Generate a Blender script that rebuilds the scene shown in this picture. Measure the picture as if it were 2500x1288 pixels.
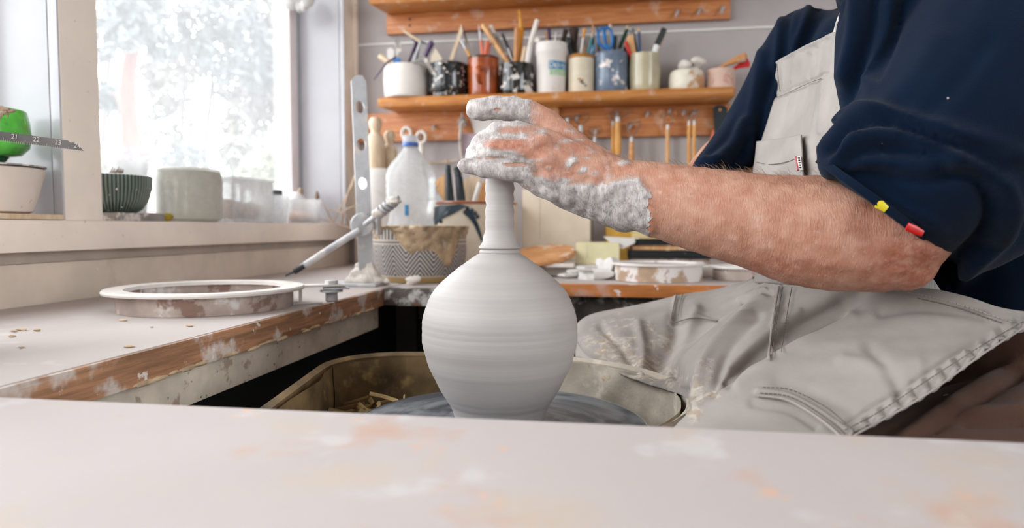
import bpy, bmesh, math, random
import numpy as np
from math import pi, sin, cos, radians
from mathutils import Vector, Matrix

for _o in list(bpy.data.objects): bpy.data.objects.remove(_o)
SC = bpy.context.scene; COL = SC.collection
random.seed(7); RNG = np.random.default_rng(7)

# ------------------------------------------------------------------ camera, sky, exposure
F = 1667.0; PITCH = math.atan(88 / F); YAW = radians(9); ZC = .915
cam = bpy.data.cameras.new('camera'); cam_o = bpy.data.objects.new('camera', cam); COL.objects.link(cam_o)
cam.sensor_width = 36; cam.lens = 36 * F / 2500; cam.clip_start = .02; cam.clip_end = 200
cam_o.location = (0, 0, ZC); cam_o.rotation_euler = (pi / 2 - PITCH, 0, YAW)
cam.dof.use_dof = True; cam.dof.focus_distance = .69; cam.dof.aperture_fstop = 5.0
SC.camera = cam_o
w = bpy.data.worlds.new('world'); SC.world = w; w.use_nodes = True
w.node_tree.nodes['Background'].inputs[0].default_value = (.93, .97, 1, 1)
w.node_tree.nodes['Background'].inputs[1].default_value = 5.2
SC.view_settings.view_transform = 'Standard'; SC.view_settings.look = 'None'
SC.view_settings.exposure = .65; SC.view_settings.gamma = 1; SC.view_settings.use_curve_mapping = False
SC.cycles.use_denoising = True
SC.cycles.max_bounces = 8; SC.cycles.diffuse_bounces = 5; SC.cycles.transparent_max_bounces = 12
SC.cycles.sample_clamp_indirect = 6; SC.cycles.caustics_reflective = False; SC.cycles.caustics_refractive = False
def opening_light(loc, sx, sy, rot, energy, col=(1, .985, .97), portal=False):
    l = bpy.data.lights.new('opening_light', 'AREA'); l.shape = 'RECTANGLE'; l.size = sx; l.size_y = sy
    l.energy = energy; l.color = col
    o = bpy.data.objects.new('opening_light', l); COL.objects.link(o); o.location = loc; o.rotation_euler = rot
    l.cycles.is_portal = portal
    return o
opening_light((-1.03, 1.5, 1.44), 1.1, 1.1, (0, -pi / 2, 0), 10, portal=True)
opening_light((-1.03, -.1, 1.44), 1.1, 2.1, (0, -pi / 2, 0), 10, portal=True)
opening_light((2.2, -.8, 1.6), 1.2, 2.0, (0, pi / 2, 0), 10, portal=True)  # portal of an added opening, no window known on this side

# ------------------------------------------------------------------ measuring helpers (photo frame 2500 x 1288)
def ray(px, py):
    u = px - 1250; v = py - 644
    y = F * cos(PITCH) - v * sin(PITCH)
    return u, y, -F * sin(PITCH) - v * cos(PITCH)
def W(cx, d, h):                                     # camera-heading frame (right, ahead, height) -> room
    return np.array((cx * cos(YAW) - d * sin(YAW), cx * sin(YAW) + d * cos(YAW), h))
def Q(px, py, d):                                    # seen at a pixel, d metres ahead
    u, y, z = ray(px, py); t = d / y
    return W(u * t, d, ZC + z * t)
def _r(px, py):
    u, y, z = ray(px, py)
    return u * cos(YAW) - y * sin(YAW), u * sin(YAW) + y * cos(YAW), z
def PZ(px, py, Z):
    r = _r(px, py); t = (Z - ZC) / r[2]; return np.array((r[0] * t, r[1] * t, Z))
def PY(px, py, Y):
    r = _r(px, py); t = Y / r[1]; return np.array((r[0] * t, Y, ZC + r[2] * t))
def PX(px, py, X):
    r = _r(px, py); t = X / r[0]; return np.array((X, r[1] * t, ZC + r[2] * t))
def proj(V):                                         # room -> (px, py, d), used to measure where a surface lies
    V = np.asarray(V, float)
    cx = V[:, 0] * cos(YAW) + V[:, 1] * sin(YAW); d = -V[:, 0] * sin(YAW) + V[:, 1] * cos(YAW); h = V[:, 2] - ZC
    zz = d * cos(PITCH) - h * sin(PITCH); up = d * sin(PITCH) + h * cos(PITCH)
    return np.stack((1250 + F * cx / zz, 644 - F * up / zz, d), 1)

# ------------------------------------------------------------------ materials
def lin(h, k=1.0):
    h = h.lstrip('#'); c = [int(h[i:i + 2], 16) / 255 for i in (0, 2, 4)]
    return tuple(min(1, k * (x / 12.92 if x <= .04045 else ((x + .055) / 1.055) ** 2.4)) for x in c) + (1,)
class NT:
    def __init__(s, name):
        s.m = bpy.data.materials.new(name); s.m.use_nodes = True; s.t = s.m.node_tree; s.t.nodes.clear()
        s.out = s.n('ShaderNodeOutputMaterial')
    def n(s, ty, **kw):
        x = s.t.nodes.new(ty)
        for k, v in kw.items(): setattr(x, k, v)
        return x
    def l(s, a, b): s.t.links.new(a, b)
    def val(s, sock, v):
        if hasattr(v, 'is_linked') or hasattr(v, 'links'): s.l(v, sock)
        else: sock.default_value = v
    def math(s, op, a, b=None, c=None):
        x = s.n('ShaderNodeMath', operation=op); s.val(x.inputs[0], a)
        if b is not None: s.val(x.inputs[1], b)
        if c is not None: s.val(x.inputs[2], c)
        return x.outputs[0]
    def mix(s, fac, a, b, bt='MIX'):
        x = s.n('ShaderNodeMix', data_type='RGBA', blend_type=bt)
        s.val(x.inputs[0], fac); s.val(x.inputs[6], a); s.val(x.inputs[7], b); return x.outputs[2]
    def coords(s, kind='Object', stretch=(1, 1, 1)):
        t = s.n('ShaderNodeTexCoord'); mp = s.n('ShaderNodeMapping'); s.l(t.outputs[kind], mp.inputs[0])
        mp.inputs['Scale'].default_value = stretch; return mp.outputs[0]
    def noise(s, co, scale, detail=3, rough=.55, dist=0):
        x = s.n('ShaderNodeTexNoise'); s.l(co, x.inputs['Vector']); x.inputs['Scale'].default_value = scale
        x.inputs['Detail'].default_value = detail; x.inputs['Roughness'].default_value = rough; x.inputs['Distortion'].default_value = dist
        return x.outputs['Fac']
    def step(s, v, lo, hi):
        x = s.n('ShaderNodeMapRange', interpolation_type='SMOOTHSTEP'); s.val(x.inputs[0], v)
        x.inputs[1].default_value = lo; x.inputs[2].default_value = hi; return x.outputs[0]
    def attr(s, name):
        x = s.n('ShaderNodeAttribute', attribute_name=name); return x
    def bsdf(s, col, rough=.6, metal=0, bump=None, strength=.3, dist=.002, sss=0, coat=0, spec=.5):
        b = s.n('ShaderNodeBsdfPrincipled'); s.val(b.inputs['Base Color'], col); s.val(b.inputs['Roughness'], rough)
        b.inputs['Metallic'].default_value = metal; b.inputs['Specular IOR Level'].default_value = spec
        if sss: b.inputs['Subsurface Weight'].default_value = sss; b.inputs['Subsurface Radius'].default_value = (.012, .005, .003); b.inputs['Subsurface Scale'].default_value = 1
        if coat: b.inputs['Coat Weight'].default_value = coat; b.inputs['Coat Roughness'].default_value = .08
        if bump is not None:
            bp = s.n('ShaderNodeBump'); s.l(bump, bp.inputs['Height']); bp.inputs['Strength'].default_value = strength
            bp.inputs['Distance'].default_value = dist; s.l(bp.outputs[0], b.inputs['Normal'])
        s.l(b.outputs[0], s.out.inputs[0]); return b
def mat(name, col, rough=.6, metal=0, var=.12, vscale=18, splats=(), bump=.15, bscale=90, stretch=(1, 1, 1), sss=0, coat=0, k=1.0, spec=.4):
    t = NT(name); co = t.coords('Object', stretch); base = lin(col, k)
    dark = tuple(c * (1 - var * 1.6) for c in base[:3]) + (1,); light = tuple(min(1, c * (1 + var)) for c in base[:3]) + (1,)
    c = t.mix(t.step(t.noise(co, vscale, 4), .3, .7), dark, light)
    co2 = t.coords('Object')
    for (sc, scale, th, soft, amt) in splats:
        f = t.math('MULTIPLY', t.step(t.noise(co2, scale, 4, .6), th, th + soft), amt)
        c = t.mix(f, c, lin(sc))
    t.bsdf(c, rough, metal, t.noise(co, bscale, 4) if bump else None, bump, .002, sss, coat, spec)
    return t.m
def translucent(name, col, clear=.5, rough=.25, trans=.35):
    t = NT(name); co = t.coords()
    tr = t.n('ShaderNodeBsdfTransparent'); tr.inputs[0].default_value = (.96, .97, .97, 1)
    d = t.n('ShaderNodeBsdfDiffuse'); d.inputs[0].default_value = lin(col)
    tl = t.n('ShaderNodeBsdfTranslucent'); tl.inputs[0].default_value = lin(col)
    g = t.n('ShaderNodeBsdfGlossy'); g.inputs['Roughness'].default_value = rough
    m1 = t.n('ShaderNodeMixShader'); m1.inputs[0].default_value = trans; t.l(d.outputs[0], m1.inputs[1]); t.l(tl.outputs[0], m1.inputs[2])
    m2 = t.n('ShaderNodeMixShader'); t.l(t.math('ADD', t.math('MULTIPLY', t.noise(co, 60), .3), clear - .15), m2.inputs[0])
    t.l(m1.outputs[0], m2.inputs[1]); t.l(tr.outputs[0], m2.inputs[2])
    lw = t.n('ShaderNodeLayerWeight'); lw.inputs[0].default_value = .25
    m3 = t.n('ShaderNodeMixShader'); t.l(t.math('MULTIPLY', lw.outputs['Fresnel'], .6), m3.inputs[0]); t.l(m2.outputs[0], m3.inputs[1]); t.l(g.outputs[0], m3.inputs[2])
    t.l(m3.outputs[0], t.out.inputs[0]); return t.m
CL = '#d9d0c9'                                        # dried pale clay
M = {}
M['plaster_wall'] = mat('back wall paint', '#aca5a4', .8, var=.04, vscale=5, splats=[(CL, 40, .71, .05, .4)], bump=.05)
M['room_white'] = mat('room white paint', '#dcdad6', .8, var=.02, bump=0)
M['under_bench_shade'] = mat('black under bench shade', '#0d1012', .7, var=.2, bump=.05)  # for the added sheets that blacken the space under the benches
M['white_paint'] = mat('white gloss paint', '#b9b8bd', .22, var=.03, vscale=6, bump=.05, splats=[('#cdb9a8', 60, .70, .03, .5)])
M['beige_paint'] = mat('clay dusted cream paint', '#f0e2d6', .55, var=.05, vscale=8, bump=.06, splats=[('#c29a8c', 30, .70, .03, .6), ('#c9b09d', 90, .68, .03, .6)])
M['beige_wall'] = mat('dusty lower wall', '#e0d1c2', .7, var=.07, vscale=9, bump=.08, splats=[('#e4ddd6', 70, .69, .03, .6), ('#b09a86', 12, .6, .2, .5)])
M['groove_shade'] = mat('shaded recess strip', '#b3a69b', .7, var=.06)
M['floor'] = mat('dark clay floor', '#2b2623', .8, var=.3, splats=[('#5d5349', 14, .64, .1, .5)])
M['ceiling'] = mat('white ceiling', '#dedbd8', .8, var=.02)
M['frame_pink'] = mat('pinkish white frame paint', '#e4d9d9', .5, var=.03)
M['seal'] = mat('grey window seal', '#9aa0a8', .5, var=.05)
M['bench_top'] = mat('clay dusted bench top', '#beb4b0', .72, var=.05, vscale=7, stretch=(1, .35, 1), bump=.12, bscale=220,
    splats=[('#cfb59f', 5, .56, .16, .55), ('#8b7b70', 110, .75, .03, .7), ('#d6d0ce', 22, .6, .15, .5)])
M['bench_edge'] = mat('smeared wood edge', '#a77a5b', .6, var=.25, vscale=10, stretch=(9, 1, 14), bump=.25, bscale=60,
    splats=[(CL, 16, .52, .10, .75), ('#9c5a35', 18, .62, .06, .7), ('#e2dbd4', 55, .66, .03, .85), ('#7d6550', 35, .66, .04, .6)])
M['bench_apron'] = mat('spattered apron board', '#d6c9b8', .75, var=.12, vscale=16, bump=.5, bscale=70,
    splats=[('#8b6a58', 22, .6, .05, .6), ('#c8beb0', 30, .58, .08, .7), ('#14191c', 34, .665, .02, .95), ('#5a4a40', 60, .66, .03, .7)])
M['far_edge'] = mat('varnished board edge', '#c67a3e', .45, var=.18, vscale=8, stretch=(1, 5, 9), bump=.1,
    splats=[('#c7a69a', 10, .55, .14, .75), ('#e6dfda', 34, .64, .03, .95)])
M['dark_edge'] = mat('old dark board end', '#59504b', .6, var=.3, splats=[('#d5d1cd', 30, .5, .12, .85), ('#7d5d45', 20, .6, .1, .7)], bump=.3)
M['board_top'] = mat('pale slip wiped board', '#b4aba9', .7, var=.03, vscale=5, bump=.06, bscale=160,
    splats=[('#bd8d70', 11, .57, .15, .55), ('#c2bebd', 16, .58, .12, .7), ('#bba993', 7, .54, .15, .55), ('#cfa488', 26, .63, .08, .6)])
def wood(name, col, dark, stretch=(1.2, 14, 22), rough=.45, dust=.35, sc=9, k=1.0):
    t = NT(name); co = t.coords('Object', stretch); g = t.noise(co, sc, 6, .65, .6)
    c = t.mix(t.step(g, .32, .68), lin(dark, k), lin(col, k)); co2 = t.coords('Object')
    c = t.mix(t.math('MULTIPLY', t.step(t.noise(co2, 26, 4), .58, .68), dust), c, lin('#dccabb'))
    t.bsdf(c, rough, 0, g, .12, .001); return t.m
M['pine'] = wood('honey varnished pine', '#c98a48', '#a9642a')
M['pine_dark'] = wood('reddish varnished pine', '#c98750', '#a85f30', dust=.3)
M['beech'] = wood('beech', '#dcae7c', '#c08a55', (14, 14, 2), dust=.5)
M['pale_wood'] = wood('dusty pale wood', '#dcc7ae', '#c5a988', (12, 12, 2), dust=.8)
M['yellow_wood'] = wood('yellow varnished handle', '#dca24b', '#b87a2c', (12, 12, 2), .35, .4)
M['bat_wood'] = wood('orange bat wood', '#cf9867', '#b97d48', (2, 8, 8), .6, .7)
def clay_pot():
    t = NT('leather hard grey clay'); co = t.coords('Object', (1, 1, 1))
    sx = t.n('ShaderNodeSeparateXYZ'); t.l(co, sx.inputs[0]); z = sx.outputs[2]
    cb = t.n('ShaderNodeCombineXYZ'); t.l(z, cb.inputs[2])
    band = t.noise(cb.outputs[0], 70, 5, .6); fine = t.noise(cb.outputs[0], 420, 3, .6)
    co3 = t.coords('Object', (6, 6, 260)); grit = t.noise(co3, 5, 3)
    c = t.mix(t.step(band, .3, .72), lin('#a49e9c'), lin('#b2aca9'))
    c = t.mix(t.math('MULTIPLY', t.step(grit, .45, .75), .12), c, lin('#96908e'))
    h = t.math('ADD', t.math('MULTIPLY', band, 1.0), t.math('ADD', t.math('MULTIPLY', fine, .35), t.math('MULTIPLY', grit, .12)))
    t.bsdf(c, .5, 0, h, .16, .0012, spec=.3); return t.m
M['clay_pot'] = clay_pot()
def slurry():
    t = NT('wet slurry on wheel head'); a = t.attr('lathe'); sx = t.n('ShaderNodeSeparateXYZ'); t.l(a.outputs['Vector'], sx.inputs[0])
    r = sx.outputs[1]; ang = sx.outputs[0]
    v = t.n('ShaderNodeCombineXYZ'); t.l(t.math('ADD', t.math('MULTIPLY', r, 46), t.math('MULTIPLY', t.math('SINE', t.math('MULTIPLY', ang, 6.2832)), .7)), v.inputs[0]); t.l(t.math('MULTIPLY', t.math('SINE', t.math('MULTIPLY', ang, 12.566)), 1.6), v.inputs[1])
    nz = t.noise(v.outputs[0], 1.0, 4, .55, .3)
    c = t.mix(t.step(nz, .36, .68), lin('#333c45'), lin('#787f86'))
    t.bsdf(c, .36, 0, nz, .12, .002, coat=.12); return t.m
M['slurry'] = slurry()
M['wheel_rim'] = mat('clay smeared metal rim', '#a9a59f', .5, var=.1)
M['pan'] = mat('clay crusted cream pan', '#b5aa9b', .6, var=.12, splats=[('#a97f3f', 34, .6, .08, .75), ('#d8cdbd', 24, .55, .1, .6), ('#74603f', 50, .66, .05, .7)], bump=.5, bscale=60)
M['pan_shaded_crust'] = mat('brown crusted shaded pan side', '#6b5638', .7, var=.4, vscale=14, splats=[('#a88c58', 16, .60, .12, .7), ('#1c1712', 10, .52, .16, .9)], bump=.7, bscale=50)  # brown crust, darkened for the shade in the left of the tray
M['machine'] = mat('dark machine housing', '#23282b', .6, var=.2)
M['trimmings'] = mat('dry clay trimmings', '#9c8055', .85, var=.3)
M['steel'] = mat('worn steel', '#c4c5c9', .4, .35, var=.12, splats=[(CL, 30, .52, .12, .7)], bump=.15)
M['dusty_metal'] = mat('clay caked metal', '#c3c3c6', .55, .25, var=.1, splats=[('#e2dfdc', 24, .5, .15, .8), ('#8f9296', 40, .64, .08, .6)], bump=.3, bscale=50)
M['dark_steel'] = mat('dark steel edge', '#4a4d50', .5, .4, var=.2, splats=[(CL, 50, .6, .08, .6)])
M['black_tip'] = mat('blackened rod tip', '#3b3a3c', .5, .5, splats=[(CL, 60, .6, .1, .5)])
M['clay_lump'] = mat('dry white clay', '#e0d8d0', .9, var=.08, bump=.5, bscale=40)
M['slop'] = mat('caked throwing slop', '#c3a98a', .85, var=.22, vscale=40, bump=.9, bscale=45, splats=[('#e0cfbb', 50, .58, .1, .7)])
M['ring_rim'] = mat('white crusted ring rim', '#ddd6d1', .75, var=.06, bump=.5, bscale=60, splats=[('#9d8c80', 40, .64, .05, .6)])
M['ring_wall'] = mat('mottled ring wall', '#b3a39a', .6, var=.15, bump=.4, bscale=50, splats=[('#7c5a4b', 24, .56, .08, .75), ('#dcd9d8', 18, .54, .1, .85), ('#5b5350', 34, .64, .05, .7)])
M['ring_tan'] = mat('tan and white ring wall', '#b89c82', .7, var=.12, bump=.5, bscale=50, splats=[('#e2dddb', 20, .44, .1, .9), ('#8c6a50', 40, .62, .06, .6)])
M['white_glaze'] = mat('matt white glaze', '#dcd6d0', .5, var=.04, bump=.06)
M['cream_bowl'] = mat('speckled cream bowl', '#d6c8bd', .45, var=.03, splats=[('#c98f74', 60, .69, .03, .7)], bump=.05)
M['black_glaze'] = mat('black glaze with slip spatter', '#0e1216', .12, var=.1, splats=[('#d9cfc6', 70, .60, .02, .95), ('#8d7b70', 90, .62, .02, .7)], bump=0, coat=.5)
M['black_glaze_white'] = mat('black glaze with white splashes', '#10100f', .12, var=.1, splats=[('#e2dbd4', 34, .565, .02, .97), ('#d0c4ba', 80, .62, .02, .9)], bump=0, coat=.5)
M['rust_glaze'] = mat('rust brown glaze', '#9c4717', .15, var=.2, vscale=25, bump=0, coat=.6)
M['rust_dark'] = mat('dark rim glaze', '#3a1d10', .2, var=.1, bump=0)
M['white_plastic'] = mat('dusty white plastic', '#dcd6d1', .45, var=.04, splats=[('#c9bdb2', 16, .58, .12, .5)], bump=.06)
M['stone_cream'] = mat('cream stoneware', '#d5c8b2', .4, var=.06, bump=.05)
M['stone_brown'] = mat('brown toasted rim', '#a8743a', .4, var=.2, bump=.05)
M['blue_grey_glaze'] = mat('slate blue glaze with blotches', '#66758a', .25, var=.15, splats=[('#d9cdc6', 26, .585, .03, .9), ('#a9b6c6', 40, .6, .1, .5)], bump=.05, coat=.3)
M['olive_glaze'] = mat('olive beige glaze', '#b5aa8d', .22, var=.07, bump=.03, coat=.4)
M['dish_glaze'] = mat('white dish with brown runs', '#e0d8c9', .4, var=.05, splats=[('#b3783e', 18, .50, .12, .85)], stretch=(1, 1, 2), bump=.06)
M['pink_pot'] = mat('pinkish raw pot', '#cfb0a0', .6, var=.06, splats=[('#b3674f', 30, .54, .08, .8), ('#e3d8d0', 30, .58, .1, .6)], bump=.1)
M['green_bottle'] = mat('dark green bottle', '#12231f', .2, var=.1, bump=0)
M['blue_plastic'] = mat('blue plastic', '#1f6fb4', .35, var=.05, bump=0)
M['blue_cap'] = mat('blue bottle cap', '#3c66b8', .4, var=.05, bump=0, splats=[(CL, 30, .5, .1, .7)])
M['label_blue'] = mat('blue printed label', '#2f7fae', .5, var=.06, bump=0, splats=[(CL, 40, .58, .1, .5)])
M['label_white'] = mat('white print', '#e3e2e0', .5, var=.03, bump=0)
M['label_green'] = mat('faded green print', '#9fc29a', .5, var=.1, bump=0, splats=[(CL, 50, .52, .1, .8)])
M['red_plastic'] = mat('red plastic', '#c21a14', .35, var=.05, bump=0)
M['coral'] = mat('coral handle', '#dd7a5c', .45, var=.06, bump=0, splats=[(CL, 60, .62, .05, .5)])
M['purple'] = mat('purple plastic', '#452b52', .35, var=.08, bump=0)
M['navy_plastic'] = mat('navy pencil paint', '#26456e', .4, var=.05, bump=0)
M['black_plastic'] = mat('dark rubber', '#20282c', .4, var=.12, bump=.05, splats=[(CL, 70, .68, .03, .7)])
M['green_paint'] = mat('green handle paint', '#1d4a3a', .4, var=.1, bump=0)
M['teal_paint'] = mat('teal handle paint', '#3f8f96', .4, var=.1, bump=0)
M['amber'] = mat('amber handle', '#d98c1e', .3, var=.1, bump=0)
M['bristle'] = mat('dark bristle', '#3a2a24', .8, var=.3, bump=.3)
M['grey_dust'] = mat('dusty grey handle', '#8a8480', .6, var=.15, splats=[(CL, 50, .5, .1, .8)])
M['rust_wire'] = mat('tarnished wire', '#7d6f66', .45, .6, var=.2)
M['lilac'] = mat('lilac rag', '#b9a5b0', .85, var=.1)
M['rag'] = mat('dusty rag', '#cfc4bb', .9, var=.15, splats=[('#7a6a60', 30, .58, .08, .8)])
M['paper'] = mat('white paper', '#dcd8d4', .8, var=.03, bump=.1, bscale=20)
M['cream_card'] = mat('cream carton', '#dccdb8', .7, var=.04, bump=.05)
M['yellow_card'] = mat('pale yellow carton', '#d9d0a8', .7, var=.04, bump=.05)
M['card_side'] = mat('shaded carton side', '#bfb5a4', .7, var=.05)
M['yellow_bag'] = mat('yellow printed bag', '#c99a3c', .5, var=.15, splats=[('#e0cfa0', 16, .54, .08, .8)], bump=.3, bscale=15)
M['black_cover'] = mat('black folder cover', '#15191c', .45, var=.1, splats=[(CL, 50, .64, .05, .6)])
M['brown_cover'] = mat('brown book cover', '#6f5140', .6, var=.15, splats=[(CL, 40, .56, .1, .7)])
M['green_glaze'] = mat('mottled green glaze', '#5cc048', .18, var=.35, vscale=14, splats=[('#1f7a3a', 16, .56, .12, .75), ('#a8e08a', 12, .58, .15, .7), ('#e3e0cf', 120, .70, .02, .9)], bump=0, coat=.5)
M['green_dark'] = mat('dark green foot glaze', '#1c5a3a', .12, var=.3, bump=0, coat=.5, splats=[('#dfe8e0', 14, .60, .03, .5)])
M['frost'] = translucent('frosted green grey plastic', '#d8d4ca', .34, .4, .5)
M['frost_white'] = translucent('frosted white plastic', '#e6e6e6', .35, .3, .5)
M['clear_tub'] = translucent('clear dusty plastic', '#e3e0e0', .62, .2, .5)
M['pet'] = translucent('clear bottle plastic', '#f2f2f2', .55, .25, .5)
M['pink_clay'] = mat('pinkish dry clay', '#c79a80', .85, var=.15, bump=.4)
M['slate_plastic'] = mat('slate bottle plastic', '#6d7a8c', .4, var=.08, bump=0)
M['slate_cap'] = mat('charcoal cap', '#3f464d', .4, var=.05, bump=0)
M['dry_stem'] = mat('dried stem', '#c9b29c', .85, var=.15)
M['dry_leaf'] = mat('dried leaf', '#8f7a66', .85, var=.25)
M['mustard'] = mat('mustard sponge', '#a38a2a', .85, var=.15, bump=.5)
M['ruler'] = mat('scratched steel ruler', '#57514f', .6, .0, var=.2, vscale=26, splats=[('#b5afab', 70, .62, .05, .6), ('#3f3a38', 30, .6, .1, .6)], bump=.1)
M['ruler_mark'] = mat('pale ruler engraving', '#b5aea9', .6, var=.05, bump=0)
M['cloth_white'] = mat('white crumpled cloth', '#d8d6d4', .9, var=.1, bump=.4)
M['stitch'] = mat('dark grey thread', '#6b625d', .8, var=.1, bump=0)
M['stitch_light'] = mat('pale thread', '#9a928c', .8, var=.1, bump=0)
M['tag_red'] = mat('red woven tag', '#b04a50', .8, var=.1, bump=0)
M['tag_white'] = mat('white woven tag', '#d5cfcb', .8, var=.05, bump=0)
M['tag_ink'] = mat('black woven tag print', '#2a2a2c', .8, var=.05, bump=0)
M['yellow_plastic'] = mat('yellow plastic', '#d9c520', .4, var=.05, bump=0)
M['bark_pink'] = mat('pinkish gum bark', '#5f3a31', .9, var=.2, stretch=(1, 1, .2))
M['bark_grey'] = mat('grey bark', '#4b4948', .9, var=.2, stretch=(1, 1, .2))
M['leaf_grey'] = mat('grey green leaf', '#54595b', .7, var=.2, bump=0)
M['leaf_warm'] = mat('warm olive leaf', '#66625c', .7, var=.2, bump=0)
M['leaf_bright'] = mat('bright young leaf', '#85886e', .7, var=.15, bump=0)
M['pink_flower'] = mat('pink blossom', '#8d5c74', .7, var=.15, bump=0)
M['ground'] = mat('pale dry ground', '#5f5d5b', .9, var=.2, vscale=2)
def navy(name, col, k=1):
    t = NT(name); co = t.coords(); n1 = t.noise(co, 12, 4); n2 = t.noise(co, 900, 2)
    c = t.mix(t.step(n1, .3, .7), lin(col, .85 * k), lin(col, 1.15 * k))
    c = t.mix(t.math('MULTIPLY', t.step(t.noise(co, 70, 2), .775, .79), .8), c, lin('#b5b0ac'))
    b = t.bsdf(c, 1, 0, t.math('ADD', n2, t.math('MULTIPLY', t.noise(co, 60, 4), 1.2)), .35, .0012, spec=.05)
    b.inputs['Sheen Weight'].default_value = .05; b.inputs['Sheen Roughness'].default_value = .6
    return t.m
M['navy'] = navy('navy fleece', '#0c2440', .40)
M['navy_cuff'] = navy('navy rib cuff', '#0c2440', .40)
M['brown_trousers'] = navy('dark brown cotton', '#5a4136', .8)
def denim(name, col, clayamt=.0):
    t = NT(name); a = t.attr('cloth'); wv = t.n('ShaderNodeTexWave', wave_type='BANDS', bands_direction='DIAGONAL')
    t.l(a.outputs['Vector'], wv.inputs['Vector']); wv.inputs['Scale'].default_value = 250; wv.inputs['Distortion'].default_value = .6; wv.inputs['Detail'].default_value = 1
    co = t.coords(); n1 = t.noise(co, 16, 5); n2 = t.noise(co, 400, 2)
    c = t.mix(t.step(n1, .3, .7), lin(col, .86), lin(col, 1.1))
    c = t.mix(t.math('MULTIPLY', wv.outputs['Fac'], .16), c, lin(col, .55))
    cl = t.attr('clay').outputs['Fac']; big = t.noise(co, 75, 5, .65)
    f = t.step(t.math('ADD', cl, t.math('MULTIPLY', t.math('SUBTRACT', big, .5), 1.3)), .30, .78)
    c = t.mix(t.math('MULTIPLY', f, .8), c, t.mix(t.step(t.noise(co, 120, 3), .4, .6), lin('#a3917b'), lin('#c9bfb4')))
    h = t.math('ADD', t.math('MULTIPLY', wv.outputs['Fac'], .22), t.math('ADD', t.math('MULTIPLY', n2, .3), t.math('MULTIPLY', f, 1.6)))
    t.bsdf(c, .9, 0, h, .5, .0009, spec=.2); return t.m
M['denim'] = denim('grey washed denim', '#9c9590')
def skin():
    t = NT('skin with wet clay'); co = t.coords(); a = t.attr('clay').outputs['Fac']; rd = t.attr('red').outputs['Fac']
    n1 = t.noise(co, 60, 5); n2 = t.noise(co, 170, 3); fine = t.noise(co, 700, 3)
    c = t.mix(t.step(n1, .3, .7), lin('#b07a62'), lin('#c3957f'))
    c = t.mix(t.math('MULTIPLY', rd, t.step(n2, .15, .85)), c, lin('#96452f'))
    c = t.mix(t.math('MULTIPLY', t.step(n2, .60, .72), .35), c, lin('#d3b3a3'))
    nn = t.math('ADD', t.math('MULTIPLY', t.noise(co, 95, 6, .7), .75), t.math('MULTIPLY', t.noise(co, 320, 4, .7), .25))
    av = t.math('ADD', a, t.math('MULTIPLY', t.math('SUBTRACT', nn, .5), 1.15))
    f = t.math('ADD', t.math('MULTIPLY', t.step(av, .22, .55), .42), t.math('MULTIPLY', t.step(av, .46, .62), .56))
    mp = t.coords('Object', (1, 1, .4)); mp.node.inputs['Rotation'].default_value = (0, .55, 0); stk = t.math('ADD', t.math('MULTIPLY', t.noise(mp, 200, 5, .7), .6), t.math('MULTIPLY', t.noise(co, 120, 6, .7), .4))
    clay = t.mix(t.step(stk, .36, .62), lin('#989190'), lin('#cdc7c4'))
    c = t.mix(f, c, clay)
    lines = t.noise(t.coords('Object', (3.2, 1, .7)), 210, 4, .6, .8)
    h = t.math('ADD', t.math('MULTIPLY', lines, 1.3), t.math('ADD', t.math('MULTIPLY', fine, .25), t.math('MULTIPLY', f, t.math('ADD', .6, t.math('MULTIPLY', stk, 1.2)))))
    b = t.bsdf(c, .5, 0, h, .7, .0016, spec=.35)
    b.inputs['Subsurface Weight'].default_value = .12; b.inputs['Subsurface Radius'].default_value = (.008, .003, .0015); b.inputs['Subsurface Scale'].default_value = 1
    return t.m
M['skin'] = skin()
M['hair'] = mat('grey brown hair', '#6d5b4e', .7, var=.3, stretch=(6, 6, 1))
M['arm_hair'] = mat('fine pale arm hair', '#9a7a62', .6, var=.2, bump=0)
def chevrons():
    t = NT('blue chevron glaze'); a = t.attr('lathe'); sx = t.n('ShaderNodeSeparateXYZ'); t.l(a.outputs['Vector'], sx.inputs[0])
    u, v = sx.outputs[0], sx.outputs[1]
    tri = t.math('MULTIPLY', t.math('ABSOLUTE', t.math('SUBTRACT', t.math('FRACT', t.math('MULTIPLY', u, 11)), .5)), 2)
    row = t.math('MULTIPLY', v, 1 / .062)
    st = t.math('SINE', t.math('MULTIPLY', t.math('SUBTRACT', t.math('DIVIDE', v, .0098), t.math('MULTIPLY', tri, 3.6)), 6.2832))
    f = t.step(st, -.15, .25)
    band = t.math('MULTIPLY', t.step(v, .014, .015), t.math('SUBTRACT', 1, t.step(v, .079, .080)))
    line = t.math('MULTIPLY', t.step(v, .083, .0835), t.math('SUBTRACT', 1, t.step(v, .0855, .086)))
    dots = t.math('MULTIPLY', t.step(v, .090, .0905), t.step(t.math('SINE', t.math('MULTIPLY', u, 420)), .0, .3))
    f = t.math('MAXIMUM', t.math('MAXIMUM', t.math('MULTIPLY', f, band), line), dots)
    co = t.coords()
    c = t.mix(f, lin('#d3c8ba'), lin('#25395a')); c = t.mix(t.step(v, .013, .010), c, lin('#b89a66'))
    c = t.mix(t.math('MULTIPLY', t.step(t.noise(co, 34, 5), .66, .70), .7), c, lin('#cdb8a2'))
    t.bsdf(c, .4, 0, t.noise(co, 80, 4), .2, .002); return t.m
M['chevrons'] = chevrons()
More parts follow.
